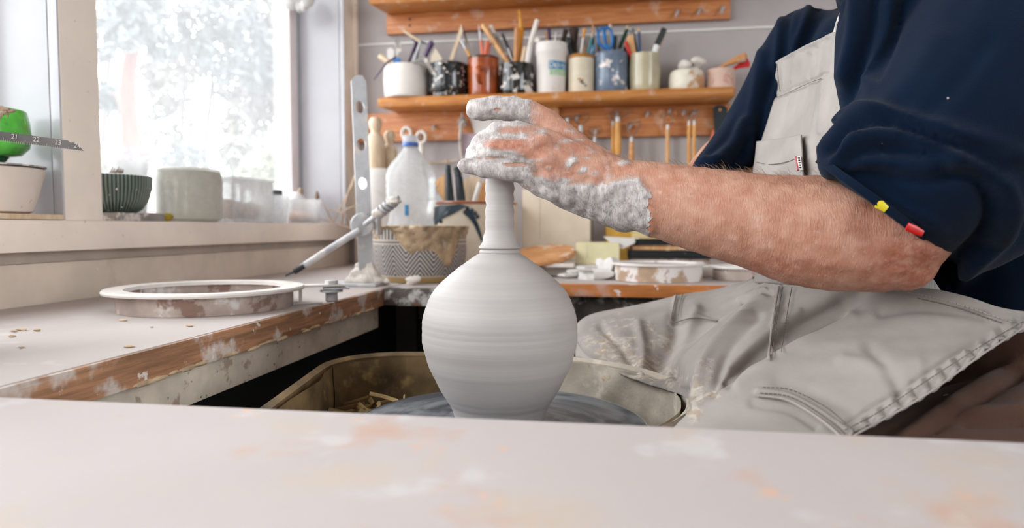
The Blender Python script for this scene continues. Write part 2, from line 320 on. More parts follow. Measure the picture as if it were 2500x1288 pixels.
def ribs():
    t = NT('grey green ribbed glaze'); a = t.attr('lathe'); sx = t.n('ShaderNodeSeparateXYZ'); t.l(a.outputs['Vector'], sx.inputs[0])
    s = t.math('SINE', t.math('MULTIPLY', sx.outputs[0], 6.2832 * 64))
    c = t.mix(t.step(s, -.3, .4), lin('#1d2a28'), lin('#6a786c')); co = t.coords()
    c = t.mix(t.step(t.noise(co, 110, 3), .69, .71), c, lin('#e0dcd6'))
    t.bsdf(c, .25, 0, s, .3, .001, coat=.3); return t.m
M['ribs'] = ribs()
def leafcrock():
    t = NT('beige crock with painted fronds'); co = t.coords()
    c = t.mix(t.step(t.noise(co, 14, 4), .35, .65), lin('#cbb9a3'), lin('#dccdb9'))
    t.bsdf(c, .45, 0, t.noise(co, 80, 3), .06, .001); return t.m
M['crock'] = leafcrock()
M['frond'] = mat('blue black frond paint', '#1d3340', .3, var=.35, vscale=40, bump=0)
def pane_glass():
    t = NT('dusty window glass'); tr = t.n('ShaderNodeBsdfTransparent'); g = t.n('ShaderNodeBsdfGlossy'); g.inputs['Roughness'].default_value = .02
    d = t.n('ShaderNodeBsdfTranslucent'); d.inputs[0].default_value = (.9, .9, .9, 1)
    lw = t.n('ShaderNodeLayerWeight'); lw.inputs[0].default_value = .12
    m0 = t.n('ShaderNodeMixShader'); m0.inputs[0].default_value = .10; t.l(tr.outputs[0], m0.inputs[1]); t.l(d.outputs[0], m0.inputs[2])
    m = t.n('ShaderNodeMixShader'); t.l(t.math('MULTIPLY', lw.outputs['Fresnel'], .5), m.inputs[0]); t.l(m0.outputs[0], m.inputs[1]); t.l(g.outputs[0], m.inputs[2])
    t.l(m.outputs[0], t.out.inputs[0]); return t.m
M['glass'] = pane_glass()

# ------------------------------------------------------------------ geometry collector
class G:
    def __init__(s): s.v = []; s.f = []; s.lath = []; s.mi = []
    def add(s, v, f, lath=None, mi=0):
        o = len(s.v); s.v += [tuple(map(float, p)) for p in v]; s.f += [tuple(i + o for i in q) for q in f]
        s.lath += lath if lath else [(0, 0, 0)] * len(v); s.mi += [mi] * len(f); return s
    def box(s, a, b, bev=.002, R=None, c0=None, mi=0):
        a, b = np.minimum(a, b), np.maximum(a, b); bm = bmesh.new(); bmesh.ops.create_cube(bm, size=1)
        d = b - a; c = (a + b) / 2
        for v in bm.verts: v.co = Vector([v.co[i] * d[i] for i in range(3)])
        if bev: bmesh.ops.bevel(bm, geom=bm.edges[:], offset=min(bev, .45 * min(d)), segments=2, affect='EDGES', profile=.7)
        vv = np.array([v.co[:] for v in bm.verts])
        if R is not None: vv = vv @ np.array(R).T
        vv = vv + c
        bm.verts.index_update(); ff = [tuple(v.index for v in f.verts) for f in bm.faces]; bm.free()
        return s.add(vv, ff, mi=mi)
    def lathe(s, prof, n=40, o=(0, 0, 0), ax=None, wob=None, mi=0, rad=False):
        prof = np.array(prof, float); m = len(prof); L = np.r_[0, np.cumsum(np.hypot(*np.diff(prof, axis=0).T))]
        v = []; la = []; R = frame(ax) if ax is not None else np.eye(3)
        for j in range(n):
            a = 2 * pi * j / n + pi / 2; 
            for i, (r, z) in enumerate(prof):
                rr = r * (wob(a, z) if wob else 1)
                v.append(np.array(o) + R @ np.array((rr * cos(a), rr * sin(a), z))); la.append((j / n, r if rad else z, 0))
        f = []
        for j in range(n):
            k = (j + 1) % n
            for i in range(m - 1): f.append((j * m + i, k * m + i, k * m + i + 1, j * m + i + 1))
        closed = np.allclose(prof[0], prof[-1])
        if prof[0, 0] > 1e-6 and not closed: f.append(tuple(j * m for j in range(n))[::-1])
        if prof[-1, 0] > 1e-6 and not closed: f.append(tuple(j * m + m - 1 for j in range(n)))
        return s.add(v, f, la, mi)
    def shell(s, prof, th, **k):                      # a vessel: outer profile (bottom to rim) with a wall and a floor
        p = [(0.0005, prof[0][1])] + list(prof); inn = [(max(r - th, .001), max(z, prof[0][1] + th)) for r, z in prof[::-1]]
        return s.lathe(p + [(prof[-1][0] - th * .5, prof[-1][1] + th * .3)] + inn + [(.0005, prof[0][1] + th)], **k)
    def tube(s, pts, r, n=10, cap=True, flat=1.0, up=None, mi=0):
        pts = np.array(pts, float); m = len(pts); rr = np.broadcast_to(np.array(r, float), (m,))
        T = np.gradient(pts, axis=0); T /= np.linalg.norm(T, axis=1)[:, None] + 1e-12
        u = np.array(up if up is not None else ((0, 0, 1) if abs(T[0, 2]) < .9 else (1, 0, 0)), float); v = []
        for i in range(m):
            a = np.cross(T[i], u); a /= np.linalg.norm(a) + 1e-12; b = np.cross(a, T[i])
            for j in range(n):
                t = 2 * pi * j / n; v.append(pts[i] + rr[i] * (a * cos(t) + b * sin(t) * flat))
            u = b
        f = [(i * n + j, i * n + (j + 1) % n, (i + 1) * n + (j + 1) % n, (i + 1) * n + j) for i in range(m - 1) for j in range(n)]
        if cap: f += [tuple(range(n))[::-1], tuple((m - 1) * n + j for j in range(n))]
        return s.add(v, f, mi=mi)
    def capsule(s, p0, r0, p1, r1, n=18):
        p0, p1 = np.array(p0, float), np.array(p1, float); L = np.linalg.norm(p1 - p0) + 1e-9
        prof = [(r0 * cos(t), r0 * sin(t)) for t in np.linspace(-pi / 2 * .96, 0, 6)] + [(r1 * cos(t), L + r1 * sin(t)) for t in np.linspace(0, pi / 2 * .96, 6)]
        return s.lathe(prof, n, p0, ax=p1 - p0)
    def chain(s, nodes):
        for a, b in zip(nodes[:-1], nodes[1:]): s.capsule(a[0], a[1], b[0], b[1])
        return s
    def ball(s, c, r, n=20, sc=(1, 1, 1), R=None):
        st = []
        for t in np.linspace(-pi / 2 * .97, pi / 2 * .97, 11): st.append((r * cos(t), r * sin(t)))
        g = G().lathe(st, n); v = np.array(g.v) * np.array(sc)
        if R is not None: v = v @ np.array(R).T
        return s.add(v + np.array(c), g.f)
    def prism(s, pts, z0, z1, mi=0):
        n = len(pts); v = [(x, y, z0) for x, y in pts] + [(x, y, z1) for x, y in pts]
        f = [tuple(range(n))[::-1], tuple(range(n, 2 * n))] + [(i, (i + 1) % n, n + (i + 1) % n, n + i) for i in range(n)]
        return s.add(v, f, mi=mi)
    def extrude(s, poly3, dvec):                      # polygon given by 3D points, pushed along dvec
        n = len(poly3); p = np.array(poly3, float); v = np.r_[p, p + np.array(dvec, float)]
        f = [tuple(range(n))[::-1], tuple(range(n, 2 * n))] + [(i, (i + 1) % n, n + (i + 1) % n, n + i) for i in range(n)]
        return s.add(v, f)
    def lump(s, c, r, seed=0, n=14, amp=.25, sc=(1, 1, 1)):
        g = G().ball((0, 0, 0), 1, n); v = np.array(g.v); rs = np.random.default_rng(seed)
        k = rs.normal(size=(5, 3)) * 1.8; ph = rs.uniform(0, 6, 5)
        d = 1 + amp * np.mean(np.sin(v @ k.T + ph), axis=1) * 1.6
        return s.add(v * d[:, None] * r * np.array(sc) + np.array(c), g.f)
def frame(ax):
    z = np.array(ax, float); z /= np.linalg.norm(z); x = np.cross((0, 0, 1), z) if abs(z[2]) < .95 else np.cross((0, 1, 0), z)
    x /= np.linalg.norm(x); y = np.cross(z, x); return np.stack((x, y, z), 1)
def rotz(a): return np.array(((cos(a), -sin(a), 0), (sin(a), cos(a), 0), (0, 0, 1)))
def spline(pts, n=40):
    P = np.array(pts, float); P = np.vstack((2 * P[0] - P[1], P, 2 * P[-1] - P[-2])); out = []
    for t in np.linspace(0, len(pts) - 1 - 1e-9, n):
        i = int(t); u = t - i; a, b, c, d = P[i:i + 4]
        out.append(.5 * (2 * b + (c - a) * u + (2 * a - 5 * b + 4 * c - d) * u * u + (3 * b - a - 3 * c + d) * u ** 3))
    return np.array(out)

OFF = {}
def mesh_of(name, g, off, m, sharp=38):
    me = bpy.data.meshes.new(name)
    v = (np.array(g.v) - np.array(off)); me.from_pydata(v.tolist(), [], g.f)
    mats = m if isinstance(m, (list, tuple)) else [m]
    for k in mats: me.materials.append(M[k] if isinstance(k, str) else k)
    if len(mats) > 1: me.polygons.foreach_set('material_index', g.mi)
    if any(a != (0, 0, 0) for a in g.lath[:50]):
        at = me.attributes.new('lathe', 'FLOAT_VECTOR', 'POINT'); at.data.foreach_set('vector', np.array(g.lath, float).ravel())
    me.shade_smooth()
    if sharp: me.set_sharp_from_angle(angle=radians(sharp))
    return me
def tag(o, label, cat, group=None, kind=None):
    o['label'] = label; o['category'] = cat
    if group: o['group'] = group
    if kind: o['kind'] = kind
    return o
def thing(name, label, cat, loc, group=None):
    o = bpy.data.objects.new(name, None); COL.objects.link(o); o.location = [float(x) for x in loc]; o.empty_display_size = .02
    OFF[o.name] = np.array(loc, float); return tag(o, label, cat, group)
def part(name, g, m, parent, label=None, kind=None, sharp=38):
    off = OFF[parent.name]; o = bpy.data.objects.new(name, mesh_of(name, g, off, m, sharp)); COL.objects.link(o)
    o.parent = parent; OFF[o.name] = off
    if label: o['label'] = label
    if kind: o['kind'] = kind
    return o
def single(name, g, m, label, cat, loc=None, group=None, kind=None, sharp=38):
    v = np.array(g.v); loc = np.array(loc if loc is not None else ((v[:, 0].min() + v[:, 0].max()) / 2, (v[:, 1].min() + v[:, 1].max()) / 2, v[:, 2].min()), float)
    o = bpy.data.objects.new(name, mesh_of(name, g, loc, m, sharp)); COL.objects.link(o); o.location = loc.tolist(); OFF[o.name] = loc
    return tag(o, label, cat, group, kind)
def struct(name, g, m, parent=None, loc=(0, 0, 0)):
    if parent is not None: return part(name, g, m, parent)
    o = bpy.data.objects.new(name, mesh_of(name, g, loc, m)); COL.objects.link(o); o.location = loc; OFF[o.name] = np.array(loc, float); o['kind'] = 'structure'; return o

# sculpting helpers for the soft bodies
def remesh(g, vox, smooth=6, lam=.5):
    me = bpy.data.meshes.new('tmp'); me.from_pydata(g.v, [], g.f); o = bpy.data.objects.new('tmp', me); COL.objects.link(o)
    md = o.modifiers.new('r', 'REMESH'); md.mode = 'VOXEL'; md.voxel_size = vox; md.adaptivity = 0
    dg = bpy.context.evaluated_depsgraph_get(); m2 = bpy.data.meshes.new_from_object(o.evaluated_get(dg))
    bpy.data.objects.remove(o); bpy.data.meshes.remove(me)
    n = len(m2.vertices); V = np.empty(n * 3); m2.vertices.foreach_get('co', V); V = V.reshape(-1, 3)
    E = np.empty(len(m2.edges) * 2, int); m2.edges.foreach_get('vertices', E); E = E.reshape(-1, 2)
    V = relax(V, E, smooth, lam); return m2, V, E
def relax(V, E, it, lam=.5):
    n = len(V); deg = np.bincount(E.ravel(), minlength=n)[:, None].astype(float)
    for _ in range(it):
        S = np.stack([np.bincount(E[:, 0], V[E[:, 1], k], n) + np.bincount(E[:, 1], V[E[:, 0], k], n) for k in range(3)], 1)
        V = V + lam * (S / np.maximum(deg, 1) - V)
    return V
def set_v(me, V): me.vertices.foreach_set('co', V.ravel()); me.update()
def normals(me):
    n = len(me.vertices); N = np.empty(n * 3); me.vertices.foreach_get('normal', N); return N.reshape(-1, 3)
def seg_dist(P, line):                               # distance of measured points to a polyline in the photo frame
    best = np.full(len(P), 1e9)
    L = np.array(line, float)
    for a, b in zip(L[:-1], L[1:]):
        d = b - a; t = np.clip(((P - a) @ d) / (d @ d + 1e-9), 0, 1); q = a + t[:, None] * d
        best = np.minimum(best, np.hypot(*(P - q).T))
    return best
def crease(V, N, folds, dmax=9):                      # push real folds in or out of a garment along measured lines
    p = proj(V); disp = np.zeros(len(V)); view = np.array((0, 0, ZC)) - V; fac = (np.einsum('ij,ij->i', N, view) > -.02)
    for line, wd, amp in folds:
        L = spline(line, 24); lo = L.min(0) - 3 * wd; hi = L.max(0) + 3 * wd
        m = fac & (p[:, 0] > lo[0]) & (p[:, 0] < hi[0]) & (p[:, 1] > lo[1]) & (p[:, 1] < hi[1]) & (p[:, 2] < dmax)
        idx = np.where(m)[0]
        if len(idx): disp[idx] += amp * np.exp(-(seg_dist(p[idx, :2], L) / wd) ** 2)
    return V + N * disp[:, None]
def soft(name, me, V, m, parent, attrs=None, label=None):
    off = OFF[parent.name]; set_v(me, V - off); me.name = name
    me.materials.clear(); me.materials.append(M[m]); me.shade_smooth()
    for k, a in (attrs or {}).items():
        if a.ndim == 1: x = me.attributes.new(k, 'FLOAT', 'POINT'); x.data.foreach_set('value', a.astype(np.float32))
        else: x = me.attributes.new(k, 'FLOAT_VECTOR', 'POINT'); x.data.foreach_set('vector', a.astype(np.float32).ravel())
    o = bpy.data.objects.new(name, me); COL.objects.link(o); o.parent = parent; OFF[o.name] = off
    if label: o['label'] = label
    return o
def grid_mesh(P, closed_thick=.0022):                 # a cloth sheet with thickness from a grid of points; returns mesh, verts, normals of the sheet
    a, b = P.shape[:2]; V = P.reshape(-1, 3)
    f = [(i * b + j, i * b + j + 1, (i + 1) * b + j + 1, (i + 1) * b + j) for i in range(a - 1) for j in range(b - 1)]
    return V, f
def net(rows, na, nb):
    R = np.array(rows, float); A = np.array([spline(r, nb) for r in R]); return np.stack([spline(A[:, j], na) for j in range(nb)], 1)
# ------------------------------------------------------------------ the room
XW, XF, YB, ZB = -.866, -.84, 2.1, .80          # lower wall plane, window wall plane, back wall, bench top
XG = -.985; Y1, Y2, Y3 = .926, 1.005, 2.02; ZS = .927; YL = -1.1; ZL = 2.0
g = G(); g.box((-1.04, -2.4, 0), (XW, YB + .15, .862), .001)
g.box((-1.04, -2.4, .862), (XW - .006, YB + .15, .90), .001)
g.box((-1.04, -2.4, ZL), (XF, YB + .15, 2.55), .001)
g.box((-1.04, -2.4, .9), (XF, YL, ZL), .001)
g.box((-1.04, Y3, .9), (XF, YB + .15, ZL), .001)
struct('wall_left', g, 'beige_wall')
struct('trim_1', G().box((-1.10, YL - .02, .880), (XF + .002, Y3 + .0, ZS), .003), 'beige_paint')          # the deep window sill
struct('trim_2', G().box((XW - .008, -2.4, .8625), (XW + .004, YB, .8795), .001), 'groove_shade')  # recess strip under the sill, its shadow put into the greyer colour
# window_1: two openings, a thick white painted post between them
wn = bpy.data.objects.new('window_1', None); COL.objects.link(wn); wn['kind'] = 'structure'; OFF['window_1'] = np.zeros(3)
struct('window_post', G().box((XG, Y1 + .003, ZS), (XF + .0005, Y2, ZL), .0015), 'beige_paint', wn)
g = G().box((XG, Y1, ZS), (XF - .0185, Y1 + .004, ZL), .001).box((XF - .0165, Y1, ZS), (XF - .001, Y1 + .004, ZL), .001)
struct('post_lining', g, 'white_paint', wn)
g = G().box((XG - .02, Y3 - .004, ZS), (XF - .016, Y3 + .003, ZL), .001).box((XF - .014, Y3 - .004, ZS), (XF - .0005, Y3 + .003, ZL), .001)
struct('reveal_lining', g, 'white_paint', wn)
for a, b in ((YL, Y1), (Y2, Y3)):
    g = G(); z0, z1 = ZS, ZL
    for p, q in (((XG - .05, a, z0), (XG - .005, b, z0 + .022)), ((XG - .05, a, z1 - .05), (XG - .005, b, z1)), ((XG - .05, b - .058, z0), (XG - .005, b - .008, z1)), ((XG - .05, a, z0), (XG - .005, a + .03, z1))):
        g.box(p, q, .003)
    struct('window_frame', g, 'frame_pink', wn)
    struct('window_seal', G().box((XG - .012, b - .009, z0), (XG + .002, b - .004, z1), .001), 'seal', wn)
    struct('pane', G().box((XG - .034, a + .02, z0 + .01), (XG - .030, b - .04, z1 - .03), 0), 'glass', wn)
struct('wall_back', G().box((-1.04, YB, 0), (2.8, YB + .15, 2.55), .001), 'plaster_wall')
g = G().box((2.2, -2.4, 0), (2.35, YB, 1.0), .001).box((2.2, -2.4, 2.2), (2.35, YB, 2.55), .001).box((2.2, -2.4, 1.0), (2.35, -1.8, 2.2), .001).box((2.2, .2, 1.0), (2.35, YB, 2.2), .001)  # unseen opening, added to light the window post and left wall
struct('wall_right', g, 'room_white')
g = G().box((-1.04, -2.4, 0), (2.8, -2.25, 2.55), .001)
struct('wall_front', g, 'room_white')
struct('floor', G().box((-1.04, -2.4, -.1), (2.8, YB + .15, 0), .001), 'floor')
struct('ceiling', G().box((-1.04, -2.4, 2.5), (2.8, YB + .15, 2.6), .001), 'ceiling')
zs = PY(1300, 66, YB)[2]
struct('trim_3', G().box((XF, YB - .004, PY(1840, 68, YB)[2] - .003), (2.6, YB + .001, PY(1840, 68, YB)[2] + .003), .001), 'room_white')
struct('trim_4', G().box((XF - .0, YB - .02, ZB + .001), (XF + .014, YB, ZL), .003), 'beige_paint')

# ------------------------------------------------------------------ outside the window
struct('ground', G().box((-60, -30, -1.3), (-1.3, 60, -1.2), 0), 'ground')
def leaves(g, c, rad, n, size, seed, flat=1):
    rs = np.random.default_rng(seed)
    for _ in range(n):
        p = rs.normal(size=3); p *= rs.uniform(.2, 1) ** .5 / np.linalg.norm(p); p = np.array(c) + p * np.array(rad)
        a = rs.normal(size=3); a /= np.linalg.norm(a); b = np.cross(a, rs.normal(size=3)); b /= np.linalg.norm(b)
        s = size * rs.uniform(.6, 1.3)
        g.add([p - a * s, p - b * s * .32 + a * s * .1, p + a * s, p + b * s * .32 + a * s * .1], [(0, 1, 2, 3)])
def tree(d, trunk, r0, crowns, bark, leafm, label, seed, nleaf=700, size=.10):
    base = Q(trunk[0][0], trunk[0][1], d); t = thing('tree', label, 'tree', (base[0], base[1], -1.2))
    P = spline([(base[0], base[1], -1.2)] + [Q(x, y, d) for x, y in trunk], 16); g = G().tube(P, np.linspace(r0, r0 * .45, 16), 9)
    rs = np.random.default_rng(seed); lf = G()
    for (x, y, rp) in crowns:
        c = Q(x, y, d + rs.uniform(-.6, .6)); k = np.argmin(np.linalg.norm(P - c, axis=1)); R = rp * d / F
        g.tube(spline([P[max(0, k - 2)], (P[k] + c) / 2 + rs.normal(size=3) * R * .15, c], 7), np.linspace(r0 * .4, r0 * .12, 7), 6)
        leaves(lf, c, (R * 1.1, R, R * 1.1), int(nleaf * .45 * (rp / 60) ** 1.5), size, seed + int(x))
    part('trunk', g, bark, t); part('foliage', lf, leafm, t, kind='stuff', sharp=0)
tree(8.5, [(322, 470), (318, 320), (312, 210), (322, 130), (342, 60), (350, -60)], .125, [(300, 60, 55), (350, 20, 60), (270, 235, 34), (400, 110, 40), (330, -40, 80)], 'bark_pink', 'leaf_grey', 'gum tree with pinkish trunk nearest the window post', 11)
tree(9.5, [(498, 480), (505, 330), (518, 200), (512, 90), (508, -60)], .045, [(545, 130, 60), (480, 60, 50), (600, 90, 55), (560, 20, 60), (640, 170, 50)], 'bark_grey', 'leaf_grey', 'slim grey tree with wavering trunk in the middle of the window', 12)
tree(12, [(440, 480), (445, 300), (452, 150), (455, -40)], .06, [(420, 230, 55), (460, 150, 50), (390, 170, 45), (440, 330, 40)], 'bark_grey', 'leaf_warm', 'thin tree between the pink trunk and the wavering trunk', 13, 600, .12)
tree(14.5, [(385, 480), (378, 300), (372, 170), (360, 60)], .05, [(360, 180, 50), (390, 260, 40), (350, 330, 36)], 'bark_grey', 'leaf_grey', 'thin forked tree just right of the pink trunk', 14, 500, .12)
tree(11, [(570, 480), (560, 300), (555, 150), (560, -30)], .05, [(590, 200, 60), (640, 250, 55), (600, 300, 55), (680, 120, 60), (660, 20, 60)], 'bark_grey', 'leaf_warm', 'rightmost slender tree by the far window frame', 15, 700, .12)
tree(13, [(250, 480), (262, 200), (280, 60), (300, -60)], .07, [(270, 100, 55), (260, 240, 40), (250, 20, 60)], 'bark_grey', 'leaf_grey', 'grey tree half hidden behind the window post', 16, 500, .13)
def bush(px, py, d, rp, n, m, label, seed, name='shrub', cat='shrub', size=.05):
    c = Q(px, py, d); R = rp * d / F; t = thing(name, label, cat, (c[0], c[1], -1.2)); g = G()
    for k in range(5):
        a = 2 * pi * k / 5; g.tube(spline([(c[0], c[1], -1.2), (c[0] + .1 * cos(a), c[1] + .1 * sin(a), (c[2] - 1.2) / 2), c + R * .5 * np.array((cos(a), sin(a), .4))], 6), .012, 5)
    lf = G(); leaves(lf, c, (R, R, R * .8), n, size, seed); part('stems', g, 'bark_grey', t); part('foliage', lf, m, t, kind='stuff', sharp=0)
bush(650, 425, 4.5, 62, 1500, 'leaf_bright', 'bright pale green shrub low at the right of the window', 21)
bush(600, 380, 6, 60, 1100, 'leaf_warm', 'olive shrub behind the bright pale shrub', 22)
bush(335, 392, 5, 36, 700, 'pink_flower', 'pale pink flowering shrub behind the ribbed bowl', 23, size=.04)
bush(270, 385, 6, 36, 700, 'leaf_bright', 'pale yellow green shrub beside the window post', 24)
bush(450, 395, 8, 60, 900, 'leaf_grey', 'low grey green shrub under the wavering tree', 25)

# ------------------------------------------------------------------ benches
xf = -.447
g = thing('workbench', 'long clay dusted bench running under the window on the left', 'workbench', (-.65, .9, 0)); wb = g
part('bench_top', G().box((XW + .001, -.25, .7685), (xf, YB - .001, ZB), .002), ['bench_top'], wb)
part('front_edge', G().box((xf - .001, .405, .7675), (xf + .004, 1.262, ZB - .0012), .0015), 'bench_edge', wb)
part('apron_board', G().box((-.485, -.25, .722), (-.462, 1.26, .7683), .002), 'bench_apron', wb)
drip = G()
rs = np.random.default_rng(3)
for k in range(26):
    y = rs.uniform(.52, 1.2); drip.lump((-.4435, y, .7685 + rs.uniform(-.001, .002)), rs.uniform(.003, .007), k, 10, .3, (.5, 2.4, .45))
part('clay_drips', drip, 'slop', wb, kind='stuff')
for y in (.0, 1.1): part('leg', G().box((-.58, y, 0), (-.53, y + .05, .7683), .003), 'dark_edge', wb)
fb = thing('workbench', 'far bench along the back wall under the hanging tools', 'workbench', (.3, 1.8, 0))
A0, A1 = PZ(1060, 706, ZB), PZ(1360, 692, ZB)
part('bench_top', G().prism([(xf + .0045, 1.262), (A0[0], A0[1] + .005), (A1[0] - .01, A1[1]), (1.6, 1.416), (1.6, YB - .001), (xf + .0045, YB - .001)], .7815, ZB - .0005), 'bench_top', fb)
part('front_edge', G().box((-.16, 1.392, .775), (1.6, 1.408, ZB + .0008), .003), 'far_edge', fb, 'orange varnished front edge with slip drips')
part('board_end', G().box((xf + .005, 1.235, .768), (-.165, 1.262, ZB + .0008), .003), 'dark_edge', fb, 'old dark board end crusted with clay')
part('apron_board', G().box((-.44, 1.45, .715), (1.6, 1.47, .781), .003), 'dark_edge', fb)
part('shade_back_panel', G().box((-.46, 1.50, .02), (1.62, 1.515, .78), .002), 'under_bench_shade', fb)  # added black sheet, stands for the shade under the far bench
part('shade_side_panel', G().box((-.52, .45, .02), (-.505, 1.49, .765), .002), 'under_bench_shade', wb)  # added black sheet, stands for the shade under the window bench
for x in (-.38, 1.4): part('leg', G().box((x, 1.55, 0), (x + .05, 1.6, .781), .003), 'dark_edge', fb)
front = thing('front_board', 'pale slip wiped board across the bottom of the picture', 'board', (.1, .2, .775))
part('board', G().box((-.443, -.25, .775), (1.3, .400, ZB + .0005), .004), 'board_top', front)
for p in ((-.40, .0), (1.1, .0), (1.1, .3)): part('leg', G().box((p[0], p[1], 0), (p[0] + .05, p[1] + .05, .775), .003), 'dark_edge', front)
fl = G(); rs = np.random.default_rng(5)
for px, py in [(35, 810), (48, 806), (30, 822), (240, 735), (410, 768), (420, 770), (250, 872), (90, 808)] + [(rs.uniform(20, 700), rs.uniform(780, 850)) for _ in range(8)]:
    p = PZ(px, py, ZB)
    if p[0] < xf - .01: fl.lump(p + (0, 0, .0012), rs.uniform(.0015, .0035), int(px), 8, .4, (1.6, 1, .35))
single('clay_crumbs', fl, 'slop', 'thin scatter of clay crumbs and flakes on the window bench', 'crumbs', kind='stuff')

# ------------------------------------------------------------------ wheel and vase
WC = W(-.0128, .711, .712)
pw = thing('pottery_wheel', 'round pottery wheel with wet grey head and crusted cream tray', 'pottery wheel', (WC[0], WC[1], 0))
part('wheel_head', G().lathe([(.0005, -.016), (.150, -.016), (.154, -.013), (.154, -.004), (.1535, -.0025)] + [(r, -.0015 + .0002 * sin(r * 190) * (r / .15)) for r in np.linspace(.1515, .05, 26)] + [(.0005, .000)], 96, WC, rad=True), 'slurry', pw)
part('rim_band', G().lathe([(.1536, -.015), (.1565, -.012), (.1565, -.003), (.1537, -.0015), (.1536, -.015)], 96, WC), 'wheel_rim', pw)
part('shaft', G().lathe([(.03, .3 - .712), (.03, -.016)], 24, WC), 'machine', pw)
def pan_outline(s=1.0, k=0):
    pts = []
    for t in np.linspace(-100, 78, 24): a = radians(t); pts.append((-.0128 + (.191 + k) * cos(a), .711 + (.191 + k) * sin(a)))
    pts += [(-.05, .914 + k), (-.13, .914 + k)]
    for t in np.linspace(90, 180, 8): a = radians(t); pts.append((-.145 + (.085 + k) * cos(a), .83 + (.085 + k) * sin(a)))
    pts += [(-.23 - k, .60)]
    for t in np.linspace(180, 270, 8): a = radians(t); pts.append((-.145 + (.085 + k) * cos(a), .60 + (.08 + k) * sin(a)))
    return pts
oo, ii = pan_outline(k=.010), pan_outline(); n = len(oo); v = []
rim = lambda cx, d: .745 if d > .62 else .745
for (a, b), (c, e) in zip(oo, ii):
    v += [W(a, b, .60), W(a, b, .742), W((a * .6 + c * .4), (b * .6 + e * .4), .747), W(c, e, .743), W(c, e, .62)]
f = []
for i in range(n):
    j = (i + 1) % n
    for k in range(4): f.append((i * 5 + k, j * 5 + k, j * 5 + k + 1, i * 5 + k + 1))
f += [tuple(i * 5 + 4 for i in range(n)), tuple(i * 5 for i in range(n))[::-1]]
g = G().add(v, f); g.mi = [1 if (np.mean([proj([g.v[i]])[0, 0] for i in q[:4]]) < 1215 and len(q) < 6) else 0 for q in g.f]  # left faces take the crust colour that also carries the shade
part('splash_pan', g, ['pan', 'pan_shaded_crust'], pw, 'clay crusted cream splash tray', sharp=50)
crust = G(); rs = np.random.default_rng(9)
for k in range(0):
    i = rs.integers(0, n); c, e = ii[i]; c2, e2 = ii[(i + 1) % n]; t = rs.uniform(); p = W(c + (c2 - c) * t, e + (e2 - e) * t, rs.uniform(.64, .74))
    crust.lump(p, rs.uniform(.003, .008), k, 9, .5, (1.6, 1.6, .8))
rows = []; rs = np.random.default_rng(19); ii2 = [q for q in pan_outline(k=-.002)][23:]; path = spline([(a, b) for a, b in ii2], 110); hh_ = np.linspace(.625, .742, 16); cen = np.array((-.1, .72))
K = rs.normal(size=(8, 3)) * 45
for a, b in path:
    for h in hh_:
        p = W(a, b, h); nz = np.mean(np.sin(K @ p + np.arange(8))) ; dirn = cen - (a, b); dirn = dirn / np.linalg.norm(dirn); e = .004 + .010 * max(0, nz + .25); rows.append(W(a + dirn[0] * e, b + dirn[1] * e, h))
m_ = 16; part('crusted_side', G().add(rows, [(i * m_ + j, (i + 1) * m_ + j, (i + 1) * m_ + j + 1, i * m_ + j + 1) for i in range(109) for j in range(15)]), 'pan_shaded_crust', pw, 'brown crusted inner side of the tray, darkened as shade', sharp=70)
rows = []; path = spline(pan_outline(k=-.002)[:24], 90)
for a, b in path:
    for h in hh_:
        p = W(a, b, h); nz = np.mean(np.sin(K @ p * 1.5 + np.arange(8))); nz2 = np.mean(np.sin(K @ p * 3.1 + 3 * np.arange(8))); dirn = np.array((-.0128, .711)) - (a, b); dirn = dirn / np.linalg.norm(dirn); e = .003 + .005 * max(0, nz + .2) + .002 * nz2; rows.append(W(a + dirn[0] * e, b + dirn[1] * e, h))
part('crusted_side', G().add(rows, [(i * m_ + j, (i + 1) * m_ + j, (i + 1) * m_ + j + 1, i * m_ + j + 1) for i in range(89) for j in range(15)]), 'pan', pw, 'cream crusted inner side of the tray', sharp=70)
for k in range(3):
    a = radians(90 + 120 * k); part('leg', G().tube([WC + (.14 * cos(a), .14 * sin(a), -.6), WC + (.24 * cos(a), .24 * sin(a), -.71)], .016, 12), 'machine', pw)
tr = G(); rs = np.random.default_rng(14)
for k in range(150):
    q = W(rs.uniform(-.215, -.15), rs.uniform(.64, .89), 0); z = .63 + .055 * rs.uniform() ; a0 = rs.uniform(0, 6)
    P = [(q[0] + .012 * cos(a0 + t) * (1 + .3 * t), q[1] + .012 * sin(a0 + t), z + .006 * t) for t in np.linspace(0, rs.uniform(2, 4.5), 7)]
    tr.tube(P, rs.uniform(.002, .0045), 5, flat=.35)
single('clay_trimmings', tr, 'trimmings', 'curly dry clay trimmings heaped in the left of the wheel tray', 'clay trimmings', kind='stuff')
prof_px = [(1056, 104), (1040, 105), (1022, 108), (995, 118), (967, 134), (929, 156), (890, 174), (847, 187.5), (808, 191), (777, 189), (731, 175), (692, 148), (657, 107), (640, 83), (622, 58)]
zb = WC[2]; prof = [(.0005, 0.0)]
for py, hw in prof_px:
    z = Q(1220, py, .711)[2] - zb; prof.append((hw * .711 / F * .995, max(z, 0.0006)))
s1 = spline([(a, b) for a, b in prof[1:]], 90)
neck = []
for py, hw in [(620, 54), (618, 50), (615, 52.5), (611, 50.5), (608, 47), (605, 50.5), (601, 49), (598, 45.5), (590, 42), (575, 38.5), (560, 36.5), (545, 35.8), (530, 35), (515, 34.6), (500, 34), (487, 34.6), (472, 34), (460, 35), (448, 35.2), (441, 35.8), (437, 34.5)]:
    neck.append((hw * .711 / F, Q(1220, py, .711)[2] - zb))
vp = [(.0005, .0003)] + [(a, b) for a, b in s1] + neck
